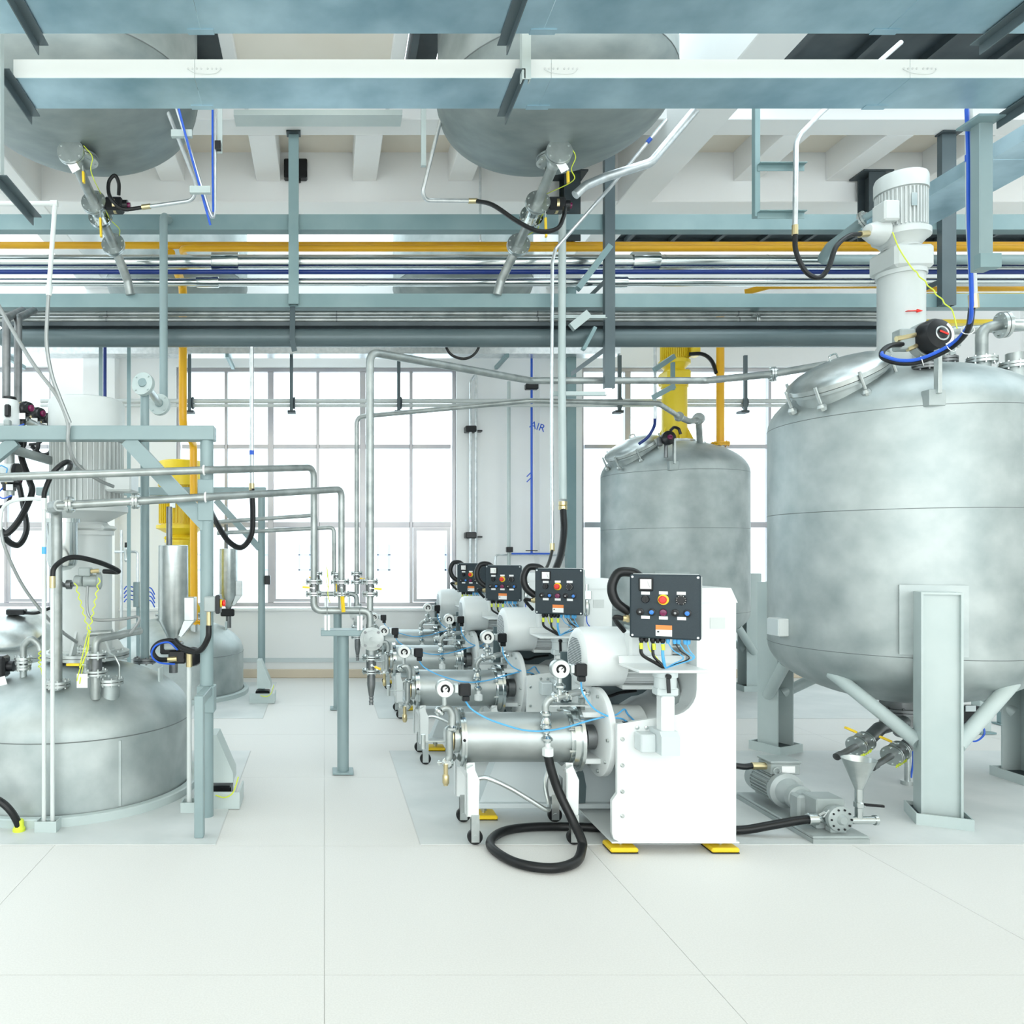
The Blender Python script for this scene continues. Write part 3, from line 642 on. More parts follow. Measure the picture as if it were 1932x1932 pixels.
def standing_vessel(C, lab, extras=True):
    x, y, _ = C; R = .8
    t = thing('standing_vessel', lab, 'tank', C, 'standing vessels at the right')
    prof = [(r, z) for r, z in reversed(ell(R, .385, 14, False, .957))] + [(R, 2.51)] + ell(R, .40, 14, True, 2.51)[1:]
    sh = part('shell', MB().lathe(prof, (x, y, 0), (0, 0, 1), 72), 'steel', t, 'matt stainless shell')
    for z in (.957, 1.88, 2.51): part('weld_seam', MB().ring((x, y, z), (0, 0, 1), R, .0022, 72, 5), 'seam', sh)
    for a in (-115, 115, 0):
        an = math.radians(a); mb, base, grout, pad = legbeam(C, an, .9, .02, 1.36)
        lg = part('leg', mb, 'palegrey', t)
        part('base_tray', base, 'palegrey', lg); part('grout', grout, 'darksteel', lg); part('pad_plate', pad, 'steel', lg)
        d = Vector((math.cos(an), math.sin(an), 0)); tg = Vector((-d.y, d.x, 0)); o = V(C) + d * .9
        for s in (-1, 1):
            e = V(C) + d * .50 + tg * s * .47; e.z = .80
            b = o + tg * s * .09; b.z = .46
            part('brace', MB().cyl(b, e, .042, n=16), 'palegrey', t)
    part('bottom_outlet', MB().cyl((x, y, .40), (x, y, .60), .11, n=24).flange((x, y, .50), (0, 0, 1), .15, .018), 'darkpipe', t)
    # hatch on the left shoulder of the dome
    hc = Vector((x - .56, y - .20, 2.80)); nrm = Vector((-.44, -.16, .88)).normalized()
    lid = part('hatch_lid', MB().lathe([(.31, -.03), (.31, 0), (.30, .012), (.24, .045), (.15, .07), (0, .085)], hc + nrm * .03, nrm, 40), 'satin', t, 'polished domed hatch lid')
    part('hatch_collar', MB().lathe([(.27, -.14), (.27, -.02), (.305, -.02), (.305, 0)], hc + nrm * -.005, nrm, 40), 'steel', t)
    u, w = frame_of(nrm)
    for i in range(8):
        an = 2 * PI * i / 8 + .2; q = hc + (u * math.cos(an) + w * math.sin(an)) * .325
        part('wing_bolt', MB().cyl(q - nrm * .09, q + nrm * .05, .01, n=8).lathe([(0, -.03), (.024, -.025), (.03, 0), (.02, .02), (0, .025)], q - nrm * .09, nrm, 10), 'satin', t)
    part('lid_handle', MB().tube([hc + u * .1 - w * .12 + nrm * .07, hc + u * .1 - w * .12 + nrm * .13, hc + u * .1 - w * .2 + nrm * .12, hc + u * .1 - w * .2 + nrm * .05], .006, 6, .02), 'chrome', t)
    q = hc + Vector((.36, .16, .06)); part('hinge', MB().box(q.x - .06, q.x + .08, q.y - .04, q.y + .04, q.z - .06, q.z + .05, .01).cyl(q + Vector((-.02, -.07, 0)), q + Vector((-.02, .07, 0)), .022, n=10), 'darkpipe', t)
    # lifting bracket on the front
    fx = x - .33; fy = y - .715
    part('lug_plate', MB().box(fx - .05, fx + .05, fy - .04, fy + .03, 2.50, 2.60, .004), 'steel', t)
    part('lug', MB().box(fx - .012, fx + .012, fy - .06, fy - .02, 2.57, 2.84, .003), 'satin', t)
    jb = part('junction_box', MB().box(x - .865, x - .79, y - .04, y + .10, 1.02, 1.145, .006), 'offwhite', t); part('box_lid', MB().box(x - .87, x - .865, y - .035, y + .095, 1.025, 1.14), 'ltgrey', jb)
    return t
sv = standing_vessel(CR, 'largest vessel, matt stainless tank on legs at the right edge')
sv2 = dup(sv, (.04, 3.55, 0), 'smaller looking matt stainless tank standing behind the mills')
def nozzle(o, z0, z1, r, fr, lab, top=None, m='steel', dark=False):
    n = part('nozzle', MB().cyl((o[0], o[1], z0), (o[0], o[1], z1), r, n=18), m, sv, lab)
    part('flange', MB().flange((o[0], o[1], z1), (0, 0, 1), fr, .016), 'darkpipe' if dark else 'satin', n)
    if top: part('pipe', MB().tube(top[0], top[1], 14, .07), 'pipe', n)
    return n
nz = P(1852, 680, 5.0); n1 = nozzle((nz.x, nz.y), 2.74, nz.z, .05, .085, 'tall flanged nozzle with an elbow', ([nz, P(1852, 620, 5.0), P(1890, 612, 5.0)], .034))
part('flange', MB().flange(P(1893, 613, 5.0), (1, -.25, .1), .085, .018), 'satin', n1)
part('pipe', MB().cyl(P(1896, 613, 5.0), P(1990, 613, 4.9), .04, n=14), 'satin', n1)
nz = P(1782, 680, 5.1); nozzle((nz.x, nz.y), 2.8, nz.z, .045, .075, 'dark flanged nozzle beside the actuator', ([nz, P(1784, 650, 5.1), P(1790, 640, 5.1)], .03), dark=True)
nz = P(1915, 690, 4.95); nozzle((nz.x, nz.y), 2.70, nz.z, .06, .09, 'wide flanged nozzle', ([nz, nz + V(0, 0, .08)], .05))
nz = P(1790, 650, 5.5); nozzle((nz.x, nz.y), 2.78, nz.z, .04, .07, 'rear flanged nozzle with a level pipe', ([nz, nz + V(0, 0, .10), nz + V(.6, 0, .13)], .03))
# pneumatic actuator on the big vessel
t = thing('valve_actuator', 'round black valve actuator with a white dial arc on the big right vessel', 'actuator', P(1740, 690, 4.85))
c = P(1752, 640, 4.8); fr = V(.12, -1, .12).normalized()
part('body', MB().lathe([(.09, 0), (.11, .01), (.11, .06), (.095, .085), (.05, .095), (0, .095)], c - fr * .0, fr, 32), 'blackplastic', t)
part('rear_cover', MB().cyl(c, c - fr * .05, .115, n=32), 'pumpgrey', t)
u, w = frame_of(fr)
ex = V(1, .12, 0).normalized(); ez = ex.cross(-fr).normalized() * -1
if ez.z < 0: ez = -ez
arc = [c + fr * .088 + (ex * math.cos(a) + ez * math.sin(a)) * .076 for a in [math.radians(d) for d in range(-75, 56, 10)]]
part('dial_arc', MB().tube(arc, .011, 6), 'label', t)
part('lens_ring', MB().ring(c + fr * .095, fr, .042, .006, 24, 6), 'satin', t)
part('lens', MB().lathe([(.038, 0), (.038, .008), (.02, .016), (0, .017)], c + fr * .09, fr, 20), 'blackplastic', t)
part('pointer', MB().bar(c + fr * .108 - ex * .028 + ez * .01, c + fr * .108 + ex * .028 - ez * .01, .012, .003, fr), 'red', t)
part('switch_block', MB().box(c.x - .20, c.x - .10, c.y - .03, c.y + .05, c.z - .07, c.z + .06, .008), 'pumpgrey', t)
part('gland', MB().cyl(c + V(-.22, -.02, -.005), c + V(-.10, -.02, .02), .018, n=10), 'brass', t); part('gland', MB().cyl(c + V(-.15, -.02, -.07), c + V(-.08, -.02, -.04), .016, n=10), 'brass', t)
part('stem', MB().cyl(c + V(0, .02, -.16), c + V(0, .02, -.06), .03, n=12).flange(c + V(0, .02, -.17), (0, 0, 1), .075, .014), 'darkpipe', t)
t = thing('hose_bundle', 'blue and black hoses looping from the conduit to the black actuator', 'hose', P(1740, 690, 4.5))
bl = [P(1828, 300, 3.95), P(1829, 420, 3.98), P(1834, 580, 4.1), P(1826, 622, 4.25), P(1795, 655, 4.4), P(1740, 681, 4.5), P(1700, 685, 4.55), P(1668, 676, 4.62), P(1665, 663, 4.68), P(1680, 652, 4.74), P(1702, 650, 4.78)]
part('black_hose', MB().hose(bl[2:], .016, 10), 'black', t)
part('blue_hose', MB().hose([P(1824, 205, 3.93)] + [p + V(-.016, -.016, .012) for p in bl[:8]] + [P(1664, 665, 4.66)], .010, 8), 'bluehose', t)
part('pale_conduit', MB().tube([P(1828, 205, 3.95), P(1830, 420, 3.98), P(1837, 560, 4.1)], .018, 12), 'pvc', t)
part('gland', MB().cyl(P(1836, 556, 4.1), P(1838, 582, 4.1), .024, n=10), 'brass', t)
part('blue_tape', MB().cyl(P(1829, 292, 3.96), P(1829, 304, 3.96), .0195, n=12), 'bluehose', t)
for i in (3, 4, 5): part('cable_tie', MB().ring(bl[i], bl[i + 1] - bl[i - 1], .03, .0025, 12, 4), 'label', t)
t = thing('conduit_post', 'pale square post with a foot bracket hanging below the tray at the right', 'hanger', P(1855, 510, 3.86))
part('tube', MB().box(P(1842, 0, 3.86).x, P(1868, 0, 3.86).x, 3.84, 3.90, P(0, 510, 3.86).z, 3.79, .004), 'frame', t)
part('top_plate', MB().box(P(1822, 0, 3.86).x, P(1872, 0, 3.86).x, 3.78, 3.92, 3.785, 3.797), 'rack', t)
part('foot_bracket', MB().box(P(1842, 0, 3.86).x - .03, P(1870, 0, 3.86).x, 3.8, 3.84, P(0, 512, 3.86).z, P(0, 486, 3.86).z), 'rack', t)

# ---- agitator drives
def agitator(c, z, r, m, lab, box_side=-1, loc_z=None):
    """z: column foot, column top, gearbox top, motor foot, cover foot, cover top; r: column, motor"""
    x, y = c; zf, zc, zg, zm, zk, zt = z; rc, rm = r
    t = thing('agitator_drive', lab, 'agitator', (x, y, zf), 'agitator drives on the vessels')
    part('base_flange', MB().flange((x, y, zf), (0, 0, 1), rc * 1.7, .02, nb=12, n=36, bolt=.01), 'satin', t)
    part('column', MB().lathe([(rc * 1.12, zf + .02), (rc * 1.12, zf + .035), (rc, zf + .035), (rc, zc - .03), (rc * 1.08, zc - .03), (rc * 1.08, zc)], (x, y, 0), (0, 0, 1), 36), m, t)
    for i in range(6):
        a = 2 * PI * i / 6 + .4; d = Vector((math.cos(a), math.sin(a), 0)); o = Vector((x, y, zf + .02)) + d * rc * .98; e = .008; tg = Vector((-d.y, d.x, 0)) * e
        vs = [];
        for s in (-1, 1): vs += [o + tg * s, o + d * rc * .55 + tg * s, o + tg * s + Vector((0, 0, .16))]
        part('gusset', MB().add(vs, [(0, 1, 2), (5, 4, 3), (0, 3, 4, 1), (1, 4, 5, 2), (2, 5, 3, 0)]), m, t)
    part('gearbox', MB().box(x - rc * .98, x + rc * .98, y - rc * .98, y + rc * .98, zc, zg, .02), m, t)
    part('motor_flange', MB().lathe([(rc * .9, zg), (rc * .8, zg + .02), (rm * 1.0, zm - .05), (rm * 1.12, zm - .04), (rm * 1.12, zm)], (x, y, 0), (0, 0, 1), 36), m, t)
    part('motor_barrel', MB().cyl((x, y, zm), (x, y, zk), rm * .90, n=36), m, t)
    fins = MB()
    nf = 40
    for i in range(nf):
        a = 2 * PI * i / nf; d = Vector((math.cos(a), math.sin(a), 0)); tg = Vector((-d.y, d.x, 0)) * .004; o = Vector((x, y, 0)) + d * rm * .88; q = Vector((x, y, 0)) + d * rm * 1.0
        vs = [o - tg + V(0, 0, zm + .02), q - tg + V(0, 0, zm + .02), q + tg + V(0, 0, zm + .02), o + tg + V(0, 0, zm + .02)]; vs += [v + V(0, 0, zk - zm - .03) for v in vs]
        fins.add(vs, [(0, 3, 2, 1), (4, 5, 6, 7), (0, 1, 5, 4), (1, 2, 6, 5), (2, 3, 7, 6), (3, 0, 4, 7)])
    part('cooling_fins', fins, m, t)
    part('fan_cover', MB().lathe([(rm * .96, zk), (rm * 1.03, zk), (rm * 1.03, zt - .03), (rm * .98, zt - .008), (rm * .9, zt), (0, zt + .005)], (x, y, 0), (0, 0, 1), 40), m, t)
    b = box_side; bz = zm + (zk - zm) * .35
    part('terminal_box', MB().box(x + b * rm * .8, x + b * rm * 1.5, y - rm * 1.05, y - rm * .2, bz - .07, bz + .07, .012), m, t)
    part('nameplate', MB().box(x - rm * .30, x - rm * .05, y - rm * 1.012, y - rm * 1.0, bz + .03, bz + .12), 'satin', t)
    return t
ag = agitator((4.07, 5.35), (2.90, 3.58, 3.74, 3.86, 4.14, 4.26), (.14, .155), 'offwhite', 'white agitator motor and column on the big right vessel')
part('terminal_cone', MB().lathe([(.085, 0), (.08, .05), (.05, .12), (.03, .13)], P(1665, 440, 5.3), (-1, -.1, .05), 18), 'offwhite', ag)
part('gland', MB().cyl(P(1622, 442, 5.24), P(1645, 440, 5.28), .022, n=10), 'brass', ag)
part('earth_wire', MB().hose([P(1684, 438, 5.18), P(1697, 470, 5.18), P(1720, 505, 5.18)] + [P(1720 + 8 * k, 505 + 8.5 * k, 5.16) + V((.006 if k % 2 else -.006), 0, 0) for k in range(1, 11)] + [P(1806, 620, 5.1)], .004, 5), 'wire', ag)
q = P(1728, 586, 5.2); part('arrow_mark', MB().prism([(q.x - .055, q.z - .002), (q.x + .01, q.z - .003), (q.x + .012, q.z - .012), (q.x + .05, q.z), (q.x + .012, q.z + .012), (q.x + .01, q.z + .003), (q.x - .055, q.z + .002)], 5.20, 5.224), 'red', ag, 'small red arrow')
agitator((4.11, 8.9), (2.90, 3.58, 3.74, 3.86, 4.14, 4.26), (.14, .155), 'yellow', 'yellow agitator column on the tank behind the mills', 1)

# ---- low vessels on the left
def low_vessel(x, y, lab):
    R = .8
    t = thing('low_vessel', lab, 'tank', (x, y, 0), 'low vessels sunk into the floor at the left')
    sh = part('shell', MB().lathe([(R, .004), (R, .48)] + ell(R, .385, 14, True, .48)[1:], (x, y, 0), (0, 0, 1), 72), 'steel', t, 'matt stainless shell')
    part('weld_seam', MB().ring((x, y, .48), (0, 0, 1), R, .0035, 72, 5), 'seam', sh)
    part('floor_ring', MB().lathe([(R + .06, .003), (R + .06, .05), (R + .052, .056), (R + .01, .056), (R + .01, .003)], (x, y, 0), (0, 0, 1), 72), 'palegrey', t)
    a = math.radians(-52)
    part('seam_strip', MB().box(x + R * math.cos(a) - .008, x + R * math.cos(a) + .008, y + R * math.sin(a) - .006, y + R * math.sin(a) + .01, .06, .46), 'steel', t)
    part('lifting_lug', MB().M and None or MB().box(x + .60, x + .615, y - .08, y + .04, .68, .82, .004), 'palegrey', t)
    return t
CL = (-1.74, 5.26)
lv = low_vessel(*CL, 'low domed stainless vessel in the left foreground')
dup(lv, (.0, 3.5, 0), 'low domed stainless vessel farther back at the left')
lv3 = dup(lv, (-1.95, 3.4, 0), 'domed vessel with a shiny hatch lid at the far left picture edge')
hq = P(14, 1184, 8.25); nq = V(.12, -.42, .9).normalized()
part('hatch_lid', MB().lathe([(.40, -.04), (.40, 0), (.385, .015), (.31, .07), (.18, .115), (0, .13)], hq, nq, 40), 'satin', lv3, 'shiny domed hatch lid')
part('hatch_collar', MB().lathe([(.36, -.2), (.36, -.03), (.40, -.03), (.40, -.005)], hq - nq * .01, nq, 40), 'steel', lv3)
part('lid_actuator', MB().box(hq.x + .0, hq.x + .2, hq.y - .05, hq.y + .05, hq.z + .14, hq.z + .20, .01), 'blackplastic', lv3)
part('lid_hose', MB().hose([hq + V(.2, 0, .16), hq + V(.32, 0, .16), hq + V(.45, .05, .21)], .018, 8), 'black', lv3)
AZ = (.90, 1.76, 1.80, 1.93, 2.38, 2.67)
agitator((-1.66, 5.3), AZ, (.17, .25), 'offwhite', 'fat white agitator motor behind the left steel frame', 1)
agitator((-1.66, 8.76), AZ, (.17, .25), 'yellow', 'fat yellow agitator motor farther back at the left', 1)
# ================================================================ bead mills
def clamp(mb, c, axis, r):                            # sanitary clamp: double ferrule, band and wing nut
    c = V(c); a = V(axis).normalized(); u, w = frame_of(a)
    mb.lathe([(r * .6, -.02), (r, -.008), (r * 1.12, -.006), (r * 1.12, .006), (r, .008), (r * .6, .02)], c, a, 16)
    mb.cyl(c + u * r, c + u * (r + .028), .005, n=6); mb.bar(c + u * (r + .02) - w * .014, c + u * (r + .02) + w * .014, .008, .008)
def gauge(parent, c, r, boxr=1):
    fr = V(0, -1, 0)
    g = part('pressure_gauge', MB().lathe([(r * .92, 0), (r, .006), (r, .05), (r * .95, .055), (r * .9, .055)], V(c) + V(0, .03, 0), fr, 24), 'satin', parent)
    f = V(c) + V(0, -.026, 0)
    part('dial', MB().cyl(f, f + fr * .002, r * .88, n=24), 'dial', g)
    arc = [f + fr * .003 + V(math.cos(a), 0, math.sin(a)) * r * .42 for a in [math.radians(d) for d in range(-50, 231, 20)]]
    part('dial_scale', MB().tube(arc, r * .12, 5), 'blackplastic', g)
    part('needle', MB().bar(f + fr * .004, f + fr * .004 + V(r * .35, 0, r * .3), .004, .003, (0, 1, 0)), 'blackplastic', g)
    x = c[0] + r * 1.05
    part('transmitter', MB().box(x, x + .025, c[1] - .02, c[1] + .02, c[2] - .025, c[2] + .025, .004), 'satin', g)
    part('plug', MB().box(x + .025, x + .09, c[1] - .03, c[1] + .02, c[2] - .04, c[2] + .03, .006).box(x + .045, x + .085, c[1] - .02, c[1] + .015, c[2] - .07, c[2] - .04, .004), 'blackplastic', g)
    return g
def build_mill():
    t = thing('bead_mill', 'nearest white bead mill with its whole cabinet in view', 'mill', (1.5, 4.34, 0), 'white bead mills in a row')
    Yc, zc = 4.34, .553
    # cabinet
    arcp = [(1.99 - .14 * (1 - math.cos(a)), .875 - .14 * math.sin(a)) for a in [PI / 2 * i / 6 for i in range(7)]]
    poly = [(1.575, .062), (2.2, .062), (2.2, 1.34), (2.165, 1.41), (1.99, 1.41)] + arcp + [(1.565, .69), (1.565, .32), (1.537, .28), (1.537, .105), (1.548, .075)]
    part('cabinet_front', MB().prism(poly, 4.05, 4.075), 'white', t)
    poly2 = [(x + (.24 if x < 1.7 else -.004 if x > 2.1 else .012 if x > 1.95 else .03), z + (.012 if z < .2 else -.006)) for x, z in poly]
    cab = part('cabinet', MB().prism(poly2, 4.075, 4.66), 'white', t)
    part('cabinet_top', MB().prism([(1.975, 1.34), (2.206, 1.34), (2.17, 1.418), (1.975, 1.418)], 4.044, 4.665), 'white', t)
    for z in (.20, .33, .47, .61):
        part('panel_bolt', MB().lathe([(.011, 0), (.011, .005), (.006, .009), (0, .009)], (1.592, 4.05, z), (0, -1, 0), 10), 'satin', t)
    part('maker_plate', MB().box(2.06, 2.14, 4.047, 4.05, 1.20, 1.26), 'offwhite', t)
    part('back_panel', MB().box(1.45, 2.0, 4.64, 4.66, .40, 1.0), 'bigpipe', t)
    part('bottom_flange', MB().box(1.535, 2.215, 4.045, 4.66, .055, .063), 'white', t)
    # adjustable feet on yellow pads
    for x, y in ((1.60, 4.10), (2.14, 4.10), (.965, 4.60), (2.14, 4.60)):
        f = part('foot_pad', MB().box(x - .075, x + .075, y - .065, y + .065, .006, .032, .008), 'handle', t)
        part('rubber_sole', MB().box(x - .073, x + .073, y - .063, y + .063, .0042, .007), 'black', f)
        part('foot_screw', MB().cyl((x, y, .03), (x, y, .10), .011, n=10).cyl((x, y, .045), (x, y, .058), .02, n=6), 'satin', f)
    # tapered base frame below the cylinder
    part('base_frame', MB().prism([(.93, .115), (1.80, .115), (1.80, .42), (1.05, .42)], 4.54, 4.66), 'ltgrey', t)
    part('base_rail', MB().box(.90, 1.80, 4.50, 4.66, .085, .115, .004), 'ltgrey', t)
    part('side_cover', MB().prism([(1.40, .12), (1.55, .12), (1.555, .22), (1.54, .30), (1.49, .40), (1.43, .44), (1.43, .3)], 4.50, 4.53), 'bigpipe', t)
    # bearing housing
    part('housing_disc', MB().lathe([(.24, 0), (.25, .006), (.25, .035), (.24, .042)], (1.545, Yc, .585), (1, 0, 0), 48), 'white', t)
    for i in range(10):
        a = 2 * PI * i / 10; q = V(1.545, Yc + .22 * math.cos(a), .585 + .22 * math.sin(a)); part('disc_bolt', MB().cyl(q, q - V(.012, 0, 0), .01, n=6), 'satin', t)
    part('housing_neck', MB().box(1.44, 1.55, Yc - .10, Yc + .13, zc - .13, zc - .10, .004), 'white', t); part('housing_neck', MB().box(1.44, 1.55, Yc - .10, Yc + .13, zc + .13, zc + .16, .004), 'white', t)
    part('bearing_block', MB().cyl((1.587, Yc, .585), (1.80, Yc, .585), .15, n=32).box(1.60, 1.80, Yc - .16, Yc + .16, .42, .585, .01), 'offwhite', t)
    part('housing_rib', MB().prismx([(Yc + .02, .70), (Yc + .26, .70), (Yc + .26, 1.0), (Yc + .18, 1.0)], 1.50, 1.56), 'white', t)
    part('shaft_coupling', MB().lathe([(.05, 0), (.062, .01), (.062, .035), (.04, .04), (.04, .06), (.07, .06), (.07, .11), (.06, .115)], (1.43, Yc, zc), (1, 0, 0), 20), 'darkpipe', t)
    for k in range(5):
        a = -PI / 2 - .9 + k * .45; q = V(1.455, Yc + .066 * math.cos(a) * .9, zc + .066 * math.sin(a) * -.2 + (k - 2) * .024); part('coupling_bolt', MB().cyl(q - V(.015, 0, 0), q + V(.02, 0, 0), .008, n=6), 'chrome', t)
    # grinding cylinder
    part('grinding_cylinder', MB().cyl((.79, Yc, zc), (1.395, Yc, zc), .14, n=48), 'barrel', t)
    part('end_flange', MB().lathe([(.15, -.034), (.166, -.03), (.166, -.018), (.162, -.017), (.162, -.014), (.168, -.013), (.168, 0), (.14, 0)], (.79, Yc, zc), (1, 0, 0), 48), 'chrome', t)
    part('end_flange', MB().lathe([(.14, -.02), (.153, -.02), (.153, -.008), (.178, -.006), (.178, .028), (.196, .03), (.196, .048)], (1.39, Yc, zc), (1, 0, 0), 48), 'chrome', t)
    for i in range(8):
        a = 2 * PI * i / 8 + .3; part('flange_bolt', MB().cyl((1.355, Yc + .156 * math.cos(a), zc + .156 * math.sin(a)), (1.392, Yc + .156 * math.cos(a), zc + .156 * math.sin(a)), .008, n=6), 'satin', t)
    part('plug', MB().cyl((.772, Yc - .171, zc + .02), (.772, Yc - .16, zc + .02), .009, n=6), 'blackplastic', t)
    # cover head at the open end
    part('cover_head', MB().lathe([(0, -.10), (.05, -.10), (.055, -.06), (.09, -.055), (.09, -.034)], (.79, Yc, zc), (1, 0, 0), 32), 'satin', t)
    part('brass_gasket', MB().lathe([(.07, -.078), (.078, -.075), (.078, -.06), (.07, -.057)], (.79, Yc, zc), (1, 0, 0), 24), 'brass', t)
    Yf = Yc - .10
    ip = part('inlet_pipe', MB().tube([(.63, Yf, .70), (.66, Yf, .735), (.695, Yf, .74), (.715, Yf, .70), (.715, Yf, .64), (.70, Yf, .62), (.70, Yf, .47), (.685, Yf, .435), (.70, Yf + .06, .42), (.74, Yf + .1, .44)], .021, 12, .04), 'pipe', t)
    mb = MB(); clamp(mb, (.712, Yf, .625), (0, 0, 1), .03); clamp(mb, (.645, Yf, .72), (.6, 0, .8), .028); clamp(mb, (.69, Yf, .43), (0, -1, 0), .03); part('pipe_clamps', mb, 'chrome', ip, kind='stuff')
    part('drain_cock', MB().cyl((.676, Yf - .02, .43), (.676, Yf - .02, .31), .013, n=10).lathe([(.013, 0), (.019, .01), (.019, .05), (.012, .06)], (.676, Yf - .02, .315), (0, 0, 1), 10), 'brass', ip)
    part('gauge_stem', MB().cyl((.672, Yf, .74), (.672, Yf, .82), .013, n=10), 'satin', ip)
    gauge(t, (.672, Yf, .848), .05)
    part('push_rod', MB().cyl((.56, Yf + .02, .545), (.70, Yf + .02, .545), .004, n=6).cyl((.555, Yf + .02, .505), (.555, Yf + .02, .585), .013, n=10), 'satin', t)
    # outlet pipework over the cylinder
    Yo = Yc - .145
    op = part('outlet_pipe', MB().tube([(1.225, Yo, .70), (1.222, Yo, .76), (1.245, Yo, .80), (1.29, Yo, .805), (1.42, Yo + .04, .83), (1.46, Yo + .1, .80), (1.462, Yo + .12, .70)], .02, 12, .05), 'pipe', t)
    mb = MB()
    for c, a in (((1.225, Yo, .715), (0, 0, 1)), ((1.226, Yo, .645), (0, 0, 1)), ((1.232, Yo, .575), (0, 0, 1)), ((1.275, Yo, .806), (1, 0, .05)), ((1.34, Yo + .02, .812), (1, .3, .1)), ((1.445, Yo + .06, .82), (1, .6, -.4)), ((1.302, Yo, .868), (0, 0, 1))): clamp(mb, c, a, .028)
    part('pipe_clamps', mb, 'chrome', op, kind='stuff')
    part('check_valve', MB().lathe([(.012, 0), (.012, .02), (.02, .03), (.02, .065), (.032, .085), (.016, .115), (.014, .14)], (1.228, Yo, .58), (0, 0, 1), 16), 'chrome', op)
    part('hose_coupling', MB().lathe([(.012, 0), (.026, .005), (.032, .01), (.032, .05), (.022, .055), (.015, .06), (.015, .11)], (1.237, Yo, .475), (0, 0, 1), 8), 'white', op)
    part('gauge_stem', MB().cyl((1.302, Yo, .81), (1.302, Yo, .93), .013, n=10), 'satin', op)
    gauge(t, (1.302, Yo, .965), .052)
    part('support_plate', MB().box(1.25, 1.47, Yo + .02, Yo + .10, .752, .757), 'satin', t)
    # trolley legs with castors
    for x in (.815, 1.36):
        part('saddle', MB().prismx([(Yc - .175, .34), (Yc - .13, .44), (Yc - .06, .40), (Yc + .06, .40), (Yc + .13, .44), (Yc + .175, .34)], x - .02, x + .02), 'white', t)
        for y, nm in ((4.165, 0), (4.515, 1)):
            lg = part('leg', MB().prism([(x - .035, .16), (x + .03, .16), (x + .035, .36), (x + .0, .44), (x - .035, .42)], y - .014, y + .014).box(x - .035, x - .028, y - .014, y + .05, .16, .40), 'white', t)
            cx = x + .012
            part('castor_fork', MB().box(cx - .022, cx + .022, y - .018, y - .014, .02, .17).box(cx - .022, cx + .022, y + .014, y + .018, .02, .17).box(cx - .022, cx + .022, y - .014, y + .014, .15, .17), 'satin', lg)
            part('castor_wheel', MB().lathe([(.018, -.013), (.037, -.013), (.042, -.009), (.042, .009), (.037, .013), (.018, .013)], (cx, y, .0465), (0, 1, 0), 24), 'black', lg)
            part('castor_hub', MB().cyl((cx, y - .02, .0465), (cx, y + .02, .0465), .015, n=10), 'satin', lg)
    part('braided_hose', MB().hose([(.80, Yc - .11, .43), (.80, Yc - .12, .38), (.83, Yc - .14, .355), (.90, Yc - .15, .36), (1.02, Yc - .16, .31), (1.14, Yc - .16, .24), (1.23, Yc - .15, .185), (1.255, Yc - .1, .20), (1.25, Yc - .05, .30), (1.29, Yc - .02, .40)], .013, 10), 'satin', t)
    # motor
    Ym, zm = 4.40, 1.006
    part('fan_cover', MB().lathe([(.12, -.012), (.145, -.008), (.165, .006), (.172, .03), (.172, .235), (.16, .237)], (1.465, Ym, zm), (1, 0, 0), 48), 'white', t)
    mb = MB()
    for k in range(-11, 12):
        hw = math.sqrt(max(0, .115 ** 2 - (k * .0095) ** 2)); mb.box(1.4515, 1.4535, Ym - hw, Ym + hw, zm + k * .0095 - .0026, zm + k * .0095 + .0026)
    part('grille', mb, 'rackdark', t, kind='stuff')
    part('motor_barrel', MB().cyl((1.69, Ym, zm), (2.02, Ym, zm), .132, n=40), 'pumpgrey', t)  # grey barrel under white fins puts the slot shade into the colour
    mb = MB()
    for i in range(26):
        a = 2 * PI * i / 26; d = Vector((0, math.cos(a), math.sin(a))); tg = Vector((0, -d.z, d.y)) * .005; o = V(1.70, Ym, zm)
        vs = [o + d * .125 - tg, o + d * .158 - tg, o + d * .158 + tg, o + d * .125 + tg]; vs += [v + V(.30, 0, 0) for v in vs]
        mb.add(vs, [(0, 3, 2, 1), (4, 5, 6, 7), (0, 1, 5, 4), (1, 2, 6, 5), (2, 3, 7, 6), (3, 0, 4, 7)])
    part('cooling_fins', mb, 'white', t, kind='stuff')
    part('motor_foot', MB().box(1.68, 2.0, Ym - .13, Ym + .12, .835, .86, .004), 'offwhite', t)
    part('terminal_box', MB().box(1.69, 1.93, 4.19, 4.28, 1.00, 1.17, .012), 'white', t)
    part('motor_cable', MB().hose([(1.62, 4.5, .85), (1.63, 4.52, .78), (1.70, 4.55, .745), (1.78, 4.56, .765), (1.88, 4.57, .775)], .009, 8), 'black', t)
    part('belt_disc', MB().cyl((1.955, Ym - .02, .80), (1.985, Ym - .02, .80), .15, n=32), 'pumpgrey', t)
    part('access_slot', MB().prism([(1.60, .655), (1.78, .688), (1.78, .70), (1.60, .70)], 4.052, 4.074), 'blackplastic', t)
    # shelf and swivel stand of the control panel
    part('panel_shelf', MB().box(1.62, 1.985, 3.90, 4.18, .985, 1.0, .004).box(1.62, 1.985, 4.165, 4.18, 1.0, 1.04), 'white', t)
    st = part('swivel_joint', MB().lathe([(.055, 0), (.055, .055), (.062, .058), (.062, .085)], (1.785, 3.97, .90), (0, 0, 1), 24).box(1.73, 1.84, 3.93, 4.01, .86, .905, .008), 'ltgrey', t)
    part('clamp_lever', MB().bar((1.768, 3.90, .975), (1.768, 3.89, .885), .016, .012, (0, 1, 0)).cyl((1.768, 3.905, .97), (1.768, 3.885, .97), .013, n=10), 'blackplastic', st)
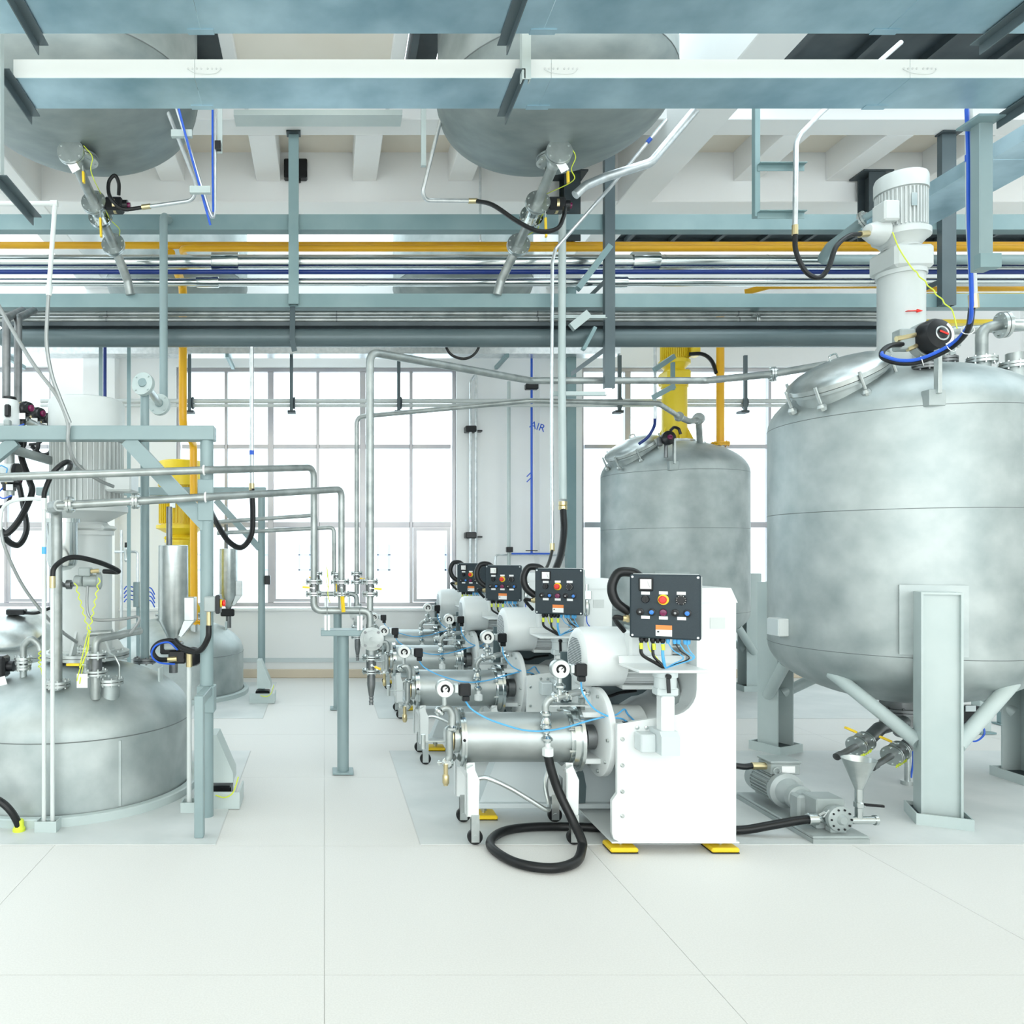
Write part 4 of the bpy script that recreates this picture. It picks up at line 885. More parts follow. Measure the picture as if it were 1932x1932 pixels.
    part('stand_tube', MB().box(1.752, 1.822, 3.935, 4.005, .66, .862, .008), 'white', t)
    part('stand_elbow', MB().prismx([(3.90, .56), (4.05, .56), (4.05, .68), (3.925, .68), (3.90, .655)], 1.735, 1.83).box(1.655, 1.735, 3.96, 4.05, .56, .655, .006), 'ltgrey', t)
    for x, z in ((1.67, .672), (1.72, .672), (1.67, .567)): part('stand_bolt', MB().lathe([(.011, 0), (.011, .006), (0, .01)], (x, 4.05, z), (0, -1, 0), 8), 'satin', t)
    # control panel, turned towards the operator
    R = Matrix.Translation((1.785, 3.97, 1.325)) @ Matrix.Rotation(math.radians(-28), 4, 'Z')
    W, Hh = .17, .168
    def q(): m = MB(); m.M = R; return m
    part('panel_rear_box', q().box(-W - .002, W + .002, -.005, .075, -Hh - .002, Hh + .002, .016), 'offwhite', t)
    cp = part('control_panel', q().box(-W, W, -.035, -.006, -Hh, Hh, .008), 'panel', t, 'slate grey control panel')
    fy = -.035
    for x in (-W + .014, W - .014):
        for z in (-Hh + .014, Hh - .014): part('corner_screw', q().cyl((x, fy, z), (x, fy - .003, z), .006, n=10), 'satin', cp)
    part('meter_bezel', q().box(-.125, -.055, fy - .012, fy, .08, .15, .004), 'blackplastic', cp); part('meter_face', q().box(-.117, -.063, fy - .0135, fy - .012, .092, .142), 'dial', cp)
    part('meter_needle', q().bar((-.082, fy - .0145, .13), (-.070, fy - .0145, .10), .0015, .001), 'blackplastic', cp)
    def knob(x, z, r, m, h=.02, n=20): part('knob', q().lathe([(r, 0), (r, h * .6), (r * .85, h), (0, h)], (x, fy, z), (0, -1, 0), n), m, cp)
    knob(-.092, .037, .020, 'blackplastic'); part('knob_pointer', q().box(-.095, -.089, fy - .026, fy - .02, .02, .054), 'blackplastic', cp)
    knob(.078, .037, .026, 'blackplastic', .018)
    mb = q()
    for k in range(11): a = math.radians(-60 + k * 30); mb.box(.078 + .022 * math.cos(a) - .0013, .078 + .022 * math.cos(a) + .0013, fy - .0188, fy - .018, .037 + .022 * math.sin(a) - .0013, .037 + .022 * math.sin(a) + .0013)
    part('scale_marks', mb, 'label', cp, kind='stuff')
    part('stop_ring', q().lathe([(.027, 0), (.027, .008), (.018, .011), (0, .011)], (-.006, fy, .037), (0, -1, 0), 24), 'handle', cp)
    part('stop_button', q().lathe([(.012, .01), (.013, .02), (.02, .022), (.02, .03), (.015, .036), (0, .037)], (-.008, fy, .037), (0, -1, 0), 24), 'red', cp)
    for x, z, m in ((-.118, -.03, 'blackplastic'), (-.062, -.03, 'bluebutton'), (-.006, -.03, 'purple'), (.050, -.03, 'blackplastic'), (.106, -.03, 'bluebutton')):
        part('button_ring', q().lathe([(.019, 0), (.019, .012), (.013, .014), (0, .014)], (x, fy, z), (0, -1, 0), 20), 'blackplastic', cp)
        part('button', q().lathe([(.012 if m != 'purple' else .018, .013), (.011 if m != 'purple' else .016, .02), (0, .022)], (x, fy, z), (0, -1, 0), 18), m, cp)
        if m == 'blackplastic': part('button_mark', q().ring((x, fy - .0225, z), (0, 1, 0), .004, .001, 12, 4), 'label', cp)
    for x, z in ((-.092, .069), (-.006, .072), (.078, .072), (-.092, -.058), (-.006, -.058), (.08, -.058)): part('name_strip', q().box(x - .021, x + .021, fy - .0015, fy, z - .008, z + .008), 'label', cp)
    part('sticker', q().box(-.043, .035, fy - .001, fy, -.153, -.120), 'label', cp); part('sticker', q().box(-.043, .035, fy - .001, fy, -.120, -.096), 'stickerorange', cp)
    part('sticker_mark', q().box(-.036, -.026, fy - .0016, fy - .001, -.135, -.127), 'blackplastic', cp)
    for k, (x, r, m) in enumerate(((-.115, .012, 'blackplastic'), (-.092, .010, 'blackplastic'), (-.06, .012, 'blackplastic'), (-.036, .010, 'blackplastic'), (-.012, .012, 'blackplastic'), (.013, .009, 'cyan'), (.045, .009, 'cyan'), (.064, .009, 'cyan'), (.095, .009, 'cyan'), (.11, .009, 'cyan'))):
        part('cable_gland', q().lathe([(r, 0), (r * 1.2, .005), (r * 1.2, .014), (r * .8, .026)], (x, 0, -Hh), (0, 0, -1), 10), m, cp)
    end = Vector((0.0, .0, -.325))
    for x, r, m, bulge in ((-.115, .009, 'black', -.01), (-.085, .0035, 'wire', .03), (-.058, .008, 'black', -.005), (-.012, .008, 'cyan', 0), (.013, .003, 'cyan', .09), (.045, .003, 'black', .09), (.066, .0035, 'cyan', .09), (.10, .003, 'cyan', .06)):
        b = x + bulge
        pts = [V(x, .0, -Hh - .02), V(x + bulge * .3, -.005, -Hh - .06), V(b * .85, -.01, -Hh - .095), V(b * .35 + end.x * .6, -.005, -.30), end]
        part('panel_cable', q().hose(pts, r, 8, 5), m, t)
    for x in (-.117, -.055, -.011): part('cable_marker', q().cyl((x, -.002, -Hh - .03), (x + .002, -.006, -Hh - .062), .0098, n=8), 'wire', t)
    # supply hose looping behind the panel
    part('supply_hose', MB().hose([(1.69, 4.06, 1.475), (1.655, 4.08, 1.50), (1.59, 4.10, 1.495), (1.555, 4.10, 1.42), (1.575, 4.09, 1.34), (1.64, 4.075, 1.285)], .026, 12), 'black', t)
    part('supply_gland', MB().cyl((1.60, 4.06, 1.255), (1.66, 4.045, 1.25), .017, n=10).cyl((1.615, 4.056, 1.254), (1.628, 4.053, 1.253), .022, n=6), 'brass', t)
    part('supply_hose', MB().hose([(1.60, 4.06, 1.255), (1.56, 4.065, 1.26), (1.575, 4.09, 1.235), (1.63, 4.12, 1.18)], .013, 8), 'black', t)
    # light blue sensor leads
    part('sensor_lead', MB().hose([(.79, Yf, .775), (.82, Yf - .03, .735), (.90, Yf - .05, .69), (1.0, Yf - .06, .655), (1.1, Yf - .07, .63), (1.2, Yf - .07, .625), (1.32, Yf - .06, .64), (1.44, Yf - .06, .675), (1.56, Yf - .06, .705), (1.62, Yf - .04, .71), (1.67, Yf - .02, .735), (1.70, Yf, .70), (1.70, 4.07, .67)], .005, 6), 'cyan', t)
    part('sensor_lead', MB().hose([(1.42, Yo, .89), (1.425, Yo - .02, .83), (1.48, Yo - .04, .75), (1.56, Yo - .06, .71), (1.62, Yo - .05, .70), (1.66, Yo - .03, .68), (1.69, 4.07, .665)], .005, 6), 'cyan', t)
    return t
mill = build_mill()
for i, (dx, lab) in enumerate(((-.06, 'second bead mill, just behind the nearest one'), (-.09, 'third bead mill, between the second and the rearmost'), (-.08, 'rearmost bead mill nearest the window wall'))):
    d = (dx, 1.59 * (i + 1), 0)
    m2 = dup(mill, d, lab)
    x, y, z = 2.0 + dx, 4.02 + d[1], 1.14
    r = thing('air_regulator', ('polished air regulator on the second mill', 'polished air regulator on the third mill', 'polished air regulator on the rearmost mill')[i], 'regulator', (x, y, z), 'air regulators on the mills')
    part('bowl', MB().lathe([(.01, 0), (.022, .01), (.025, .05), (.025, .09), (.018, .10), (.018, .12)], (x, y, z), (0, 0, 1), 14), 'chrome', r)
    part('head', MB().box(x - .03, x + .03, y - .025, y + .03, z + .12, z + .19, .006).cyl((x, y, z + .19), (x, y, z + .235), .018, n=10), 'chrome', r)
    part('filter', MB().lathe([(.03, 0), (.036, .01), (.036, .09), (.02, .1)], (x - .065, y + .01, z + .09), (0, 0, 1), 14), 'chrome', r)
    part('bracket', MB().box(x - .06, x + .02, y + .027, y + .055 - .024, z + .08, z + .2), 'offwhite', r)
    part('air_tube', MB().hose([V(x, y, z), V(x + .005, y, z - .05), V(x + .04, y + .02, z - .09)], .004, 6), 'bluehose', r)
# ---- big black product hose
hz = .028
def fl_p(px, py, z=hz): Yy = (H0 - z) * F / (py - VY); return V((px - VX) * Yy / F, Yy, z)
pts = [V(1.237, 4.195, .485), V(1.255, 4.185, .40), V(1.29, 4.17, .29), V(1.345, 4.12, .16), V(1.375, 4.06, .075), fl_p(1098, 1600, .04), fl_p(1086, 1626), fl_p(1040, 1638), fl_p(975, 1628), fl_p(930, 1602), fl_p(928, 1583), fl_p(955, 1567), fl_p(1010, 1560), fl_p(1090, 1560), fl_p(1155, 1563), V(1.85, 4.34, hz), V(2.2, 4.32, .03), P(1400, 1566, 4.30), P(1450, 1558, 4.28), P(1500, 1549, 4.27), P(1531, 1545, 4.27)]
single('product_hose', MB().hose(pts, .0245, 14, 8), 'black', 'long black rubber hose coiled once on the floor before the nearest mill', 'hose')
# ================================================================ valve manifolds in the aisle
def ball_valve(parent, c, axis, r, handle_dir=None, grip='handle', L=.12):
    c = V(c); a = V(axis).normalized()
    v = part('ball_valve', MB().cyl(c - a * r * 1.2, c + a * r * 1.2, r * .95, n=18), 'darkpipe', parent)
    part('flanges', MB().flange(c - a * r * 1.3, a, r * 1.75, r * .28, .006, 6, 20, r * .17).flange(c + a * r * 1.3, a, r * 1.75, r * .28, .006, 6, 20, r * .17), 'satin', v, kind='stuff')
    for s_ in (-1, 1): part('gasket', MB().cyl(c + a * (s_ * r * 1.3 - .0035), c + a * (s_ * r * 1.3 + .0035), r * 1.6, n=18), 'blackplastic', v)
    if handle_dir is not None:
        m1, m2 = MB(), MB(); d = V(handle_dir).normalized()
        side = a.cross(d).normalized(); p = c + V(0, -1, 0) * r * 1.6 if abs(a.z) > .5 else c + V(0, 0, 1) * r * 1.5
        m1.cyl(c, p, r * .25, n=8); lever(m1, m2, p, d, L)
        h = part('lever', m1, 'satin', v); part('grip', m2, grip, h)
    return v
def manifold(Y, lab, x0=-.077, x1=.123, x2=.33, s=1.0):
    t = thing('valve_manifold', lab, 'manifold', (.136, Y, 0), 'valve manifolds on posts in the aisle')
    zp = 1.02
    part('post', MB().lathe([(.042, .02), (.042, zp - .012)], (.136, Y, 0), (0, 0, 1), 20), 'frame', t)
    part('foot_plate', MB().box(.06, .212, Y - .075, Y + .075, .004, .02, .003), 'frame', t)
    part('top_plate', MB().box(-.025, .30, Y - .09, Y + .09, zp - .012, zp + .03, .004), 'frame', t)
    zm = 1.19; ym = Y - .06
    mp = part('header', MB().tube([(x0, ym, zm + .12), (x0, ym, zm), (x2, ym, zm), (x2, ym, zm - .12)], .026, 14, .07), 'pipe', t)
    part('branch', MB().cyl((x1, ym, zm), (x1, ym, zm + .13), .024, n=14), 'pipe', t); part('branch', MB().cyl((x2, ym, zm), (x2, ym, zm + .13), .024, n=14), 'pipe', t)
    for x in (.02, .255): part('u_bolt', MB().tube([(x, ym - .03, zp + .03), (x, ym - .034, zm), (x, ym, zm + .034), (x, ym + .03, zm), (x, ym + .03, zp + .03)], .004, 6, .02).box(x - .02, x + .02, ym - .03, ym + .03, zp + .03, zm - .035), 'satin', t)
    zv = zm + .165
    for x, hd in ((x0, (-1, 0, .1)), (x1, (.08, -.1, -1)), (x2, (1, 0, -.1))):
        ball_valve(t, (x, ym, zv), (0, 0, 1), .034, hd, L=.15 if x == x1 else .07)
    # sight glass disc and drain valve below the right branch
    c = V(x2 + .01, ym - .03, zm - .20)
    part('sight_flange', MB().lathe([(.085, 0), (.085, .02), (.06, .022), (.06, .028), (.015, .03), (.015, .04), (0, .04)], c, (0, -1, 0), 28), 'pipe', t)
    for k in range(4):
        a = PI / 4 + k * PI / 2; q = c + V(.067 * math.cos(a), -.02, .067 * math.sin(a)); part('flange_bolt', MB().cyl(q, q + V(0, -.012, 0), .011, n=6), 'darkpipe', t)
    part('tee', MB().cyl(c + V(0, .05, .1), c + V(0, .05, -.12), .04, n=16), 'pipe', t)
    ball_valve(t, c + V(0, .05, -.19), (0, 0, 1), .038, (1, -.2, -.4), L=.06)
    part('hose_tail', MB().lathe([(.03, 0), (.03, -.09), (.018, -.17), (.014, -.175), (.018, -.185), (.014, -.2), (.018, -.21), (.014, -.225), (.017, -.235)], c + V(0, .05, -.25), (0, 0, 1), 16), 'darkpipe', t)
    part('earth_wire', MB().hose([(.02, ym - .03, zm + .30), (.03, ym - .04, zm + .2), (.025, ym - .04, zm + .12), (.04, ym - .04, zm + .06)], .003, 5), 'wire', t)
    return t
manifold(5.54, 'front valve manifold on a grey green post in the aisle')
manifold(7.81, 'rear valve manifold partly hidden behind the front one')
ZT = 1.19 + .21
def ppipe(lab, pts, r, bend=.07, m='pipe', clamps=(), flanges=(), name='process_pipe', n=14):
    t = thing(name, lab, 'pipe', pts[-1])
    part('run', MB().tube(pts, r, n, bend), m, t)
    for c in clamps: part('pipe_clip', MB().ring(c, (1, 0, .03), r + .004, .006, 16, 5), 'label', t)
    for c, a in flanges: part('flange', MB().flange(c, a, r * 2.0, .014, nb=6), 'satin', t)
    return t
Ym = 5.48
ppipe('upper of two stainless pipes crossing the left steel frame to the aisle manifold', [P(-60, 902, 4.25), P(388, 887, 4.52), V(-.077, Ym, P(0, 882, Ym).z), V(-.077, Ym, ZT)], .023, .07, clamps=[P(385, 887, 4.52)])
ppipe('lower of two stainless pipes crossing the left steel frame to the aisle manifold', [P(108, 954, 4.42), P(388, 938, 4.54), V(.123, Ym, P(0, 923, Ym).z), V(.123, Ym, ZT)], .024, .05, clamps=[P(388, 938, 4.54)], flanges=[(P(132, 952, 4.43), (1, .05, .02)), (P(256, 945, 4.48), (1, .05, .02))])
ppipe('tall stainless pipe rising from the front manifold and crossing to the big right vessel', [V(.33, Ym, ZT), V(.33, Ym, 3.06), P(1000, 718, 6.56), P(1140, 718, 6.56), P(1330, 718, 6.56), P(1455, 706, 6.2), P(1560, 688, 5.9)], .030, .08, flanges=[(P(1458, 706, 6.2), (1, -.3, 0))])
ppipe('thinner tall stainless pipe rising from the rear manifold to the tank behind the mills', [V(.33, 7.75, ZT), V(.33, 7.75, 3.0), P(1000, 756, 7.02), P(1242, 761, 7.1), P(1278, 784, 7.9)], .024, .08, flanges=[(P(1281, 786, 7.95), (.5, .8, -.25))])
ppipe('rear pipe from the far frame dropping to the left rear manifold valve', [P(410, 1006, 7.9), P(630, 995, 7.75), V(.10, 7.75, ZT)], .021, .05)
ppipe('slim rear pipe from the far frame dropping behind the front manifold', [P(405, 985, 8.0), V(-.09, 7.75, P(0, 972, 7.75).z), V(-.09, 7.75, ZT)], .021, .05)
# connection on the rear right tank
nz = P(1308, 800, 8.3); n2 = ppipe('short elbowed pipe with two round flanges on the tank behind the mills', [P(1283, 787, 7.96), P(1300, 795, 8.1), P(1318, 792, 8.3), P(1321, 845, 8.5)], .032, .05, flanges=[(P(1318, 790, 8.25), (.6, .6, -.1)), (P(1321, 838, 8.5), (0, 0, 1))])
t = thing('gas_pipe', 'orange vertical pipe standing on the tank behind the mills', 'pipe', P(1359, 845, 8.6))
q = P(1359, 838, 8.6); part('run', MB().cyl(q, V(q.x, q.y, 4.30), .042, n=16), 'orange', t); part('flange', MB().flange(q, (0, 0, 1), .10, .018), 'orange', t); part('neck', MB().cyl(q - V(0, 0, .14), q, .045, n=14), 'satin', t)
t = thing('gas_pipe', 'orange vertical pipe stepping back behind the left steel frame', 'pipe', (-1.43, 8.35, .8))
part('run', MB().tube([(-1.43, 7.05, 4.40), (-1.43, 7.66, 4.3), (-1.43, 7.66, 2.9), (-1.43, 8.28, 2.8), (-1.43, 8.32, .86)], .042, 14, .09), 'orange', t); part('flange', MB().flange((-1.43, 8.32, .85), (0, 0, 1), .085, .016), 'orange', t)
part('neck', MB().cyl((-1.43, 8.32, .70), (-1.43, 8.32, .84), .04, n=14), 'satin', t)
single('gas_pipe', MB().tube([P(1405, 552, 7.3), P(1450, 540, 7.2), P(1660, 538, 7.2), P(1700, 545, 7.2), P(1990, 543, 7.2)], .03, 12, .1), 'orange', 'orange pipe with a kink below the clad pipes near the white agitator', 'pipe')
# long handrail-like pipe pair in front of the windows
for z, r, lab in ((3.485, .028, 'upper'), (3.43, .02, 'lower')):
    single('header_pipe', MB().cyl((-3.5, 9.35, z), (6.0, 9.35, z), r, n=12), 'offwhite', '%s pipe of the pale pair crossing in front of the windows' % lab, 'pipe')
for i, (px, lab) in enumerate(((358, 'dark pipe hanger before the left window beside the orange pipe'), (550, 'dark pipe hanger before the left window left of the tall manifold pipe'), (752, 'dark pipe hanger before the left window right of the tall manifold pipe'), (1168, 'dark pipe hanger before the right window left of the rear tank'), (1405, 'dark pipe hanger before the right window right of the rear tank'))):
    x = P(px, 0, 9.3).x; t = thing('pipe_hanger', lab, 'hanger', (x, 9.3, 3.35))
    part('drop_bar', MB().box(x - .02, x + .02, 9.27, 9.30, 3.36, 4.03), 'rackdark', t); part('clamp', MB().ring((x + .03, 9.35, 3.46), (1, 0, 0), .065, .014, 12, 5), 'darksteel', t); part('foot', MB().box(x - .05, x + .05, 9.28, 9.4, 3.33, 3.36), 'darksteel', t)
# pipes and lettering on the wall pier
single('pier_conduit', MB().tube([P(888, 1075, 9.7), P(888, 720, 9.7), P(898, 705, 9.7), P(898, 1075, 9.7)], .018, 8, .05), 'galvtube', 'hairpin of pale conduit on the white wall pier', 'conduit')
for y in (810, 1010): q = P(886, y, 9.72); single('conduit_clip', MB().box(q.x - .06, q.x + .08, 9.66, 9.8, q.z - .04, q.z + .04, .01).box(q.x + .08, q.x + .16, 9.7, 9.8, q.z - .03, q.z - .01), 'blackplastic', '%s black clip on the hairpin conduit of the wall pier' % ('upper' if y < 900 else 'lower'), 'clip')
t = thing('air_pipe', 'bright blue vertical air pipe on the wall pier', 'pipe', P(1003, 1045, 9.5))
part('run', MB().cyl(P(1003, 1045, 9.5), P(1003, 655, 9.5), .014, n=10), 'bluehose', t)
part('tee', MB().cyl(P(965, 1045, 9.5), P(1040, 1045, 9.5), .014, n=10), 'bluehose', t)
part('crossbar', MB().tube([P(935, 1080, 9.5), P(935, 1047, 9.5), P(1070, 1047, 9.5), P(1072, 1085, 9.5)], .012, 8, .04), 'galvtube', t)
part('valve', MB().box(P(990, 0, 9.5).x, P(1014, 0, 9.5).x, 9.44, 9.52, P(0, 736, 9.5).z, P(0, 725, 9.5).z, .01), 'blackplastic', t)
part('handle', MB().bar(P(992, 1039, 9.46), P(1014, 1039, 9.46), .02, .012), 'blackplastic', t)
for y in (895, 905): q = P(998, y, 9.5); part('tie', MB().bar(q + V(-.03, -.01, -.03), q + V(.03, -.01, .03), .012, .012, (0, 1, 0)), 'bluehose', t)
single('blue_lettering', text_mb('AIR', .13, Matrix.Translation(P(1014, 805, 9.575)) @ Matrix.Rotation(math.radians(18), 4, 'Y') @ Matrix.Rotation(PI / 2, 4, 'X')), 'bluehose', 'small blue hand lettering on the wall pier beside the air pipe', 'lettering')
single('pier_conduit', MB().cyl(P(1031, 1075, 9.6), P(1031, 690, 9.6), .012, n=8), 'hosegrey', 'thin grey conduit right of the blue air pipe on the pier', 'conduit')
t = thing('tap_pipe', 'pale vertical pipe with a tap left of the blue air pipe', 'pipe', P(960, 1080, 9.5))
part('run', MB().cyl(P(960, 1080, 9.5), P(960, 720, 9.5), .022, n=10), 'palegrey', t); part('tap', MB().box(P(954, 0, 9.5).x, P(966, 0, 9.5).x, 9.44, 9.5, P(0, 1042, 9.5).z, P(0, 1032, 9.5).z, .006), 'blackplastic', t)
t = thing('stanchion', 'dark vertical steel channel against the pier', 'post', (3.05, 9.4, 0)); part('channel', MB().box(3.0, 3.11, 9.36, 9.37, 0.5, 4.9).box(3.0, 3.01, 9.37, 9.45, .5, 4.9).box(3.10, 3.11, 9.37, 9.45, .5, 4.9), 'rack', t); part('base', MB().box(2.97, 3.14, 9.33, 9.48, .004, .5), 'palegrey', t)

# ================================================================ left steel frame
YF = 4.62
t = thing('support_gantry', 'grey green steel frame with round post and top beam in the left foreground', 'frame', (-.717, YF, 0))
part('post', MB().lathe([(.041, .004), (.041, 2.29)], (-.717, YF, 0), (0, 0, 1), 20), 'frame', t)
part('post_collar', MB().box(-.77, -.665, YF - .05, YF + .05, .64, .80, .004), 'frame', t); part('post_collar', MB().box(-.765, -.67, YF - .05, YF - .038, 1.80, 2.05, .004), 'frame', t)
part('top_beam', MB().box(-3.2, -.665, YF - .05, YF + .05, 2.288, 2.375, .005), 'frame', t)
part('diagonal_brace', MB().bar(P(242, 830, YF), P(392, 992, YF), .09, .07, (0, 1, 0)), 'frame', t)
part('guard_post', MB().box(P(368, 0, 4.28).x, P(385, 0, 4.28).x, 4.25, 4.31, .004, .80, .004), 'frame', t)
part('guard_arm', MB().box(P(368, 0, 4.28).x, P(385, 0, 4.28).x, 4.31, YF - .03, .745, .80, .004), 'frame', t)
part('left_brace', MB().bar(P(30, 832, YF), P(-60, 905, YF), .07, .05, (0, 1, 0)), 'frame', t)
part('tie_wire', MB().tube([P(134, 800, YF - .06), P(131, 815, YF - .056), P(130, 834, YF - .06)], .003, 5), 'label', t)
t = thing('support_gantry', 'second grey green frame post standing farther back beside the aisle', 'frame', (-.70, 8.45, 0))
part('post', MB().lathe([(.04, .004), (.04, 2.25)], (-.70, 8.45, 0), (0, 0, 1), 20), 'frame', t)
part('top_beam', MB().box(-3.2, -.65, 8.40, 8.50, 2.25, 2.34, .005), 'frame', t)
part('diagonal_brace', MB().bar(P(408, 944, 8.45), P(490, 1035, 8.45), .07, .06, (0, 1, 0)), 'frame', t)
part('switch_box', MB().box(-.66, -.60, 8.38, 8.46, 1.26, 1.36, .006), 'blackplastic', t)
# gusseted foot plates / cable boxes right of the low vessels
for i, (x, y, lab) in enumerate(((-.70, 4.86, 'white tapered gusset box with wires by the front left frame foot'), (-.70, 8.2, 'white tapered gusset box with wires by the rear frame foot'))):
    t = thing('foot_gusset', lab, 'gusset', (x, y, 0))
    part('gusset_plate', MB().prism([(x - .02, .46), (x + .02, .46), (x + .125, .22), (x + .125, .16), (x - .02, .16)], y - .09, y + .09), 'palegrey', t)
    part('tray', MB().box(x - .10, x + .17, y - .12, y - .11, .004, .11).box(x + .16, x + .17, y - .11, y + .12, .004, .11).box(x - .1, x + .16, y - .11, y + .12, .004, .02), 'palegrey', t)
    part('terminal', MB().box(x - .04, x + .11, y - .07, y + .06, .03, .13, .01), 'blackplastic', t)
    part('earth_wire', MB().hose([(x + .02, y - .12, .09), (x + .08, y - .13, .08), (x + .13, y - .12, .11), (x + .16, y - .10, .2)], .004, 5), 'wire', t)
# push-button station on the post
t = thing('button_station', 'small dark emergency stop box on the front left frame post', 'switch', P(400, 1190, 4.5))
q = P(405, 1138, 4.5); part('box', MB().box(q.x - .06, q.x + .01, 4.47, 4.56, q.z - .05, q.z + .04, .006), 'pumpgrey', t); part('housing', MB().box(q.x + .01, q.x + .035, 4.46, 4.56, q.z - .06, q.z + .05, .004), 'blackplastic', t)
part('stop_collar', MB().cyl(q + V(.035, 0, 0), q + V(.045, 0, 0), .024, n=16), 'handle', t); part('stop_button', MB().lathe([(.012, 0), (.02, .008), (.02, .018), (0, .022)], q + V(.045, 0, 0), (1, 0, 0), 16), 'red', t)
part('gland', MB().cyl(P(394, 1152, 4.5), P(394, 1182, 4.5), .014, n=10), 'brass', t)
part('cable', MB().hose([P(394, 1180, 4.5), P(392, 1205, 4.5), P(375, 1228, 4.55), P(345, 1222, 4.6), P(330, 1208, 4.65)], .018, 10), 'black', t)
# conduits in front of the low vessel
for px, top, lab in ((83, 958, 'left of the two pale conduits standing before the low vessel'), (99, 1105, 'right of the two pale conduits standing before the low vessel')):
    t = thing('conduit', lab, 'conduit', P(px, 1565, 4.385)); x = P(px, 0, 4.385).x
    part('tube', MB().cyl((x, 4.385, .03), (x, 4.385, P(0, top, 4.385).z), .0125, n=12), 'pvc', t)
    part('gland', MB().cyl((x, 4.385, P(0, top + 4, 4.385).z), (x, 4.385, P(0, top - 18, 4.385).z), .018, n=10), 'brass' if px > 90 else 'pvc', t)
    if px > 90: part('hose', MB().hose([P(99, 1090, 4.385), P(103, 1070, 4.4), P(125, 1054, 4.45), P(150, 1052, 4.5), P(190, 1062, 4.6), P(218, 1074, 4.7), P(222, 1079, 4.74), P(196, 1078, 4.79)], .0155, 10), 'black', t)
    else:
        part('tape', MB().cyl(P(83, 1045, 4.385), P(83, 1032, 4.385), .0135, n=12), 'cyan', t)
        part('hose', MB().hose([P(83, 942, 4.385), P(85, 925, 4.38), P(100, 892, 4.38), P(122, 873, 4.42), P(133, 875, 4.5), P(128, 888, 4.6), P(115, 896, 4.7)], .0155, 10), 'black', t)
def tray_box(c, w, d, lab):
    x, y = c; mb = MB(); mb.box(x - w, x + w, y - d, y - d + .008, .004, .065); mb.box(x - w, x + w, y + d - .008, y + d, .004, .065); mb.box(x - w, x - w + .008, y - d + .008, y + d - .008, .004, .065); mb.box(x + w - .008, x + w, y - d + .008, y + d - .008, .004, .065); mb.box(x - w + .008, x + w - .008, y - d + .008, y + d - .008, .004, .025)
    single('floor_collar', mb, 'palegrey', lab, 'collar')
tray_box((P(91, 0, 4.385).x, 4.385), .062, .045, 'square floor collar around the paired conduits')
t = thing('conduit', 'single pale conduit standing at the right side of the low vessel', 'conduit', P(357, 1525, 4.72)); x = P(357, 0, 4.72).x
part('tube', MB().cyl((x, 4.72, .03), (x, 4.72, P(0, 1245, 4.72).z), .0155, n=12), 'pvc', t)
part('gland', MB().cyl((x, 4.72, P(0, 1258, 4.72).z), (x, 4.72, P(0, 1232, 4.72).z), .02, n=10), 'brass', t)
tray_box((x, 4.72), .045, .05, 'square floor collar around the single conduit by the frame post')
single('floor_cable', MB().hose([P(-30, 1500, 4.35), P(0, 1512, 4.35), P(20, 1530, 4.35), P(33, 1552, 4.36), P(36, 1568, 4.37)], .022, 10), 'black', 'thick black cable with yellow stripe entering the floor at the left edge', 'cable')
single('cable_gland', MB().lathe([(.036, 0), (.036, .015), (.028, .025), (.026, .06), (.023, .065)], (P(36, 0, 4.37).x, 4.37, .003), (0, 0, 1), 12), 'wire', 'yellow green gland where the thick cable enters the floor', 'gland')

# ================================================================ hoppers
def hopper(c, lab):
    x, y = c
    t = thing('feed_hopper', lab, 'hopper', (x, y, .86), 'feed hoppers over the low vessels')
    part('body', MB().lathe([(.035, .96), (.11, 1.11), (.108, 1.66), (.10, 1.665), (.10, 1.12), (.03, .97)], (x, y, 0), (0, 0, 1), 32), 'satin', t)
    part('side_chute', MB().box(x + .09, x + .165, y - .06, y + .06, 1.11, 1.28, .004).prism([(x + .05, 1.0), (x + .07, .99), (x + .165, 1.11), (x + .09, 1.11)], y - .06, y + .06), 'satin', t)
    part('fill_pipe', MB().cyl((x - .03, y, 1.6), (x - .03, y, 1.95), .022, n=14), 'darkpipe', t)
    part('outlet', MB().cyl((x, y, .72), (x, y, .96), .032, n=14), 'darkpipe', t)
    part('outlet_valve', MB().box(x - .09, x + .07, y - .05, y + .04, .86, .95, .01), 'blackplastic', t)
    return t
hp = hopper((-1.12, 5.62), 'conical steel hopper behind the left frame post')
dup(hp, (-.02, 3.4, 0), 'small conical steel hopper farther back at the left')
# actuator cluster below the front hopper
t = thing('valve_actuator', 'black valve actuator with blue tubing under the conical hopper', 'actuator', P(345, 1270, 4.8))
c = P(338, 1240, 4.8); part('body', MB().box(c.x - .06, c.x + .05, c.y - .05, c.y + .05, c.z - .035, c.z + .05, .01), 'blackplastic', t)
part('dial', MB().lathe([(.06, 0), (.06, .03), (.05, .045), (.02, .05), (0, .05)], P(364, 1238, 4.78), (.3, -1, 0), 20), 'blackplastic', t)
part('switch_cap', MB().box(c.x - .09, c.x - .01, c.y - .04, c.y + .03, c.z + .05, c.z + .11, .008), 'pumpgrey', t)
part('gland', MB().cyl(P(314, 1245, 4.75), P(334, 1243, 4.75), .017, n=10), 'brass', t)
part('hose', MB().hose([P(316, 1245, 4.75), P(297, 1243, 4.72), P(288, 1228, 4.72), P(300, 1213, 4.72), P(325, 1209, 4.75), P(340, 1222, 4.72), P(360, 1230, 4.7), P(378, 1226, 4.7)], .016, 10), 'black', t)
